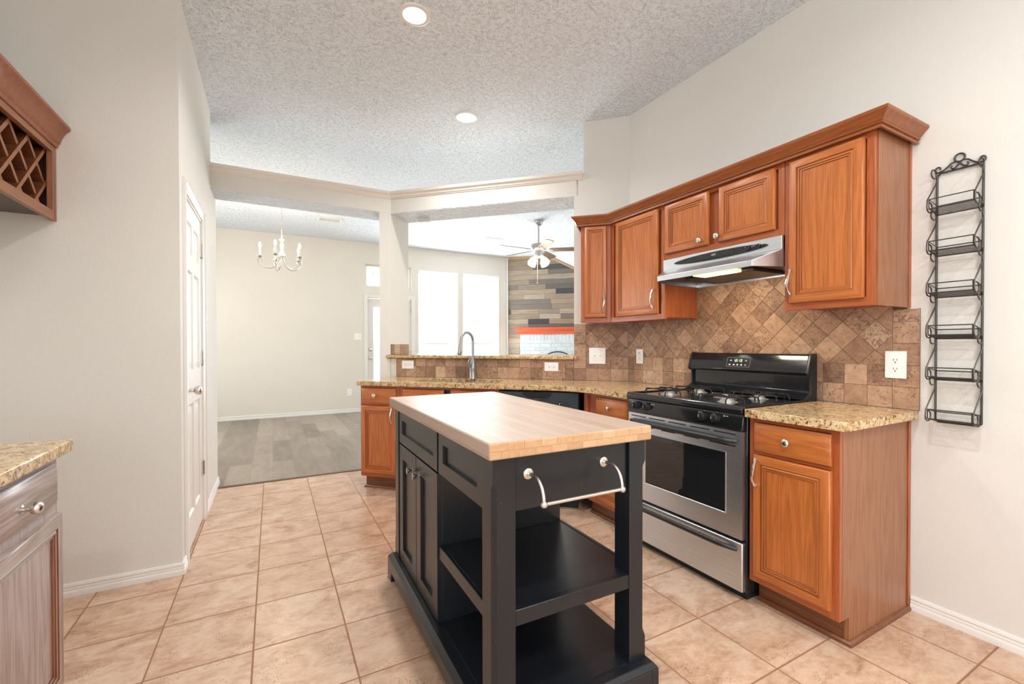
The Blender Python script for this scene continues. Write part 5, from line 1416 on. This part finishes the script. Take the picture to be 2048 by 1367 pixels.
MB().lathe([(0.0, -0.11), (0.06, -0.092), (0.096, -0.05), (0.11, 0.0), (0.096, 0.05), (0.06, 0.092), (0.0, 0.11)], (0, 0, 2.22), (0, 0, 1), 24).build('globe', glow('added_globe_glow', (1.0, 0.97, 0.92), 5), gp)
point('added_fill_lamp', (0.95, -1.0, 2.02), 20, (0.97, 0.985, 1.0), 0.10)  # added fill for ceiling and upper walls
vent('ceiling_vent', 'white louvered ceiling vent beside the chandelier', 0.76, 7.20, 0.34, 0.19)
vent('ceiling_vent', 'white louvered ceiling vent near the ceiling fan', 3.42, 7.17, 0.32, 0.18)
sd = thing('smoke_detector', 'round white smoke detector under the plant-shelf beam', 'smoke detector', (1.33, 4.375, 2.464))
MB().lathe([(0.058, -0.0003), (0.060, -0.010), (0.056, -0.026), (0.040, -0.032), (0, -0.032)], (0, 0, 0), (0, 0, 1), 28).build('case', plain('white_grey_plastic', S(214, 214, 216), 0.45), sd)
MB().lathe([(0.005, -0.0318), (0.005, -0.0330), (0, -0.0330)], (0.02, -0.02, 0), (0, 0, 1), 8).build('indicator', M['slot'], sd)

ch = thing('chandelier', 'five-arm candle chandelier hanging in the dining room', 'chandelier', (0.112, 6.40, 0))
MB().lathe([(0.060, CZ - 0.0004), (0.060, CZ - 0.008), (0.045, CZ - 0.025), (0.012, CZ - 0.030), (0, CZ - 0.030)], (0, 0, 0), (0, 0, 1), 24).build('canopy', M['cream'], ch)
cn = MB()
zz = CZ - 0.030; i = 0
while zz > 2.56:
    hh = 0.034
    pts = [(0.0065 * math.cos(a) if i % 2 else 0, 0 if i % 2 else 0.0065 * math.cos(a), zz - 0.5 * hh + 0.5 * hh * math.sin(a)) for a in [2 * math.pi * k_ / 10 for k_ in range(10)]]
    cn.tube(pts, 0.0016, 5, True); zz -= 0.030; i += 1
cn.build('chain', M['chan'], ch)
MB().lathe([(0.004, 2.565), (0.010, 2.552), (0.034, 2.540), (0.036, 2.536), (0.014, 2.520), (0.012, 2.505), (0.020, 2.490), (0.024, 2.46), (0.018, 2.43), (0.014, 2.41), (0.026, 2.385), (0.032, 2.36), (0.040, 2.345), (0.044, 2.335), (0.030, 2.325), (0.014, 2.315), (0.008, 2.300), (0, 2.298)], (0, 0, 0), (0, 0, 1), 20).build('stem', M['cream'], ch)
CR_ = math.atan2(-rgt.y, rgt.x)
for k_ in range(5):
    a = D2R(180 - 72 * k_)
    dx, dy = math.cos(a), math.sin(a)
    P = lambda r, z: (dx * r, dy * r, z)
    arm = [P(0.016, 2.325), P(0.030, 2.27), P(0.065, 2.205), P(0.115, 2.175), P(0.175, 2.175), P(0.225, 2.195), P(0.258, 2.235), P(0.262, 2.275), P(0.240, 2.295), P(0.215, 2.285), P(0.205, 2.262), P(0.212, 2.248)]
    ao = MB().tube(arm, 0.0048, 8).build('arm', M['chan'], ch)
    o_ = P(0.240, 0)
    MB().lathe([(0.006, 2.296), (0.012, 2.302), (0.032, 2.312), (0.034, 2.318), (0.014, 2.316), (0.0135, 2.322)], o_, (0, 0, 1), 16).build('drip_cup', M['chan'], ao)
    MB().lathe([(0.0105, 2.3175), (0.0105, 2.415), (0.006, 2.417), (0, 2.417)], o_, (0, 0, 1), 14).build('candle', M['candle'], ao)
    MB().lathe([(0.006, 2.4172), (0.012, 2.430), (0.0155, 2.447), (0.012, 2.468), (0.005, 2.485), (0, 2.490)], o_, (0, 0, 1), 14).build('bulb', M['bulb'], ao)
point('chandelier_lamp', (0.112, 6.40, 2.62), 16, (1.0, 0.80, 0.58), 0.12)

fn = thing('ceiling_fan', 'five-blade ceiling fan with lit glass shades near the plank wall', 'ceiling fan', (3.514, 5.775, 0))
MB().lathe([(0.068, CZ - 0.0004), (0.070, CZ - 0.02), (0.055, CZ - 0.055), (0.030, CZ - 0.075), (0.016, CZ - 0.08), (0, CZ - 0.08)], (0, 0, 0), (0, 0, 1), 24).build('canopy', M['fan'], fn)
MB().tube([(0, 0, CZ - 0.075), (0, 0, 2.735)], 0.0125, 12).build('downrod', M['fan'], fn)
MB().lathe([(0.0, 2.748), (0.03, 2.745), (0.05, 2.735), (0.105, 2.725), (0.118, 2.70), (0.118, 2.665), (0.100, 2.642), (0.060, 2.630), (0.055, 2.60), (0.062, 2.575), (0.062, 2.535), (0.040, 2.522), (0, 2.522)], (0, 0, 0), (0, 0, 1), 28).build('motor', M['fan'], fn)
ang0 = math.atan2(rgt.y, rgt.x)
for k_ in range(5):
    a = ang0 + D2R(66 + 72 * k_)
    Mz = Matrix.Rotation(a, 4, 'Z') @ Matrix.Translation((0, 0, 2.640)) @ Matrix.Rotation(D2R(-12), 4, 'X')
    bl = MB(Mz)
    poly = [(0.165, -0.045), (0.20, -0.056), (0.59, -0.068), (0.645, -0.052), (0.662, 0.0), (0.645, 0.052), (0.59, 0.068), (0.20, 0.056), (0.165, 0.045)]
    bo = bl.prism(poly, -0.004, 0.004).build('blade', M['blade'], fn, 0.002)
    MB(Mz).prism([(0.085, -0.014), (0.15, -0.012), (0.20, -0.030), (0.215, -0.020), (0.215, 0.020), (0.20, 0.030), (0.15, 0.012), (0.085, 0.014)], -0.009, -0.0042).build('blade_iron', M['fan'], bo)
for k_ in range(4):
    a = ang0 + D2R(45 + 90 * k_)
    o_ = Vector((0.070 * math.cos(a), 0.070 * math.sin(a), 2.535)); ax = Vector((math.cos(a) * 0.6, math.sin(a) * 0.6, -0.85))
    MB().lathe([(0.020, 0.0), (0.022, 0.02), (0.034, 0.04), (0.048, 0.065), (0.056, 0.095), (0.060, 0.125), (0.064, 0.135), (0.058, 0.130), (0.050, 0.098), (0.0, 0.07)], o_, ax, 20, capped=False).build('glass_shade', M['fanbulb'], fn)
MB().tube([(-0.03, -0.02, 2.53), (-0.032, -0.022, 2.30), (-0.034, -0.022, 2.15)], 0.0022, 6).lathe([(0.0, 0), (0.005, 0.004), (0.005, 0.014), (0, 0.02)], (-0.034, -0.022, 2.13), (0, 0, 1), 8).build('pull_chain', M['cream'], fn)
point('fan_lamp', (3.514, 5.775, 2.30), 14, (1.0, 0.82, 0.62), 0.12)
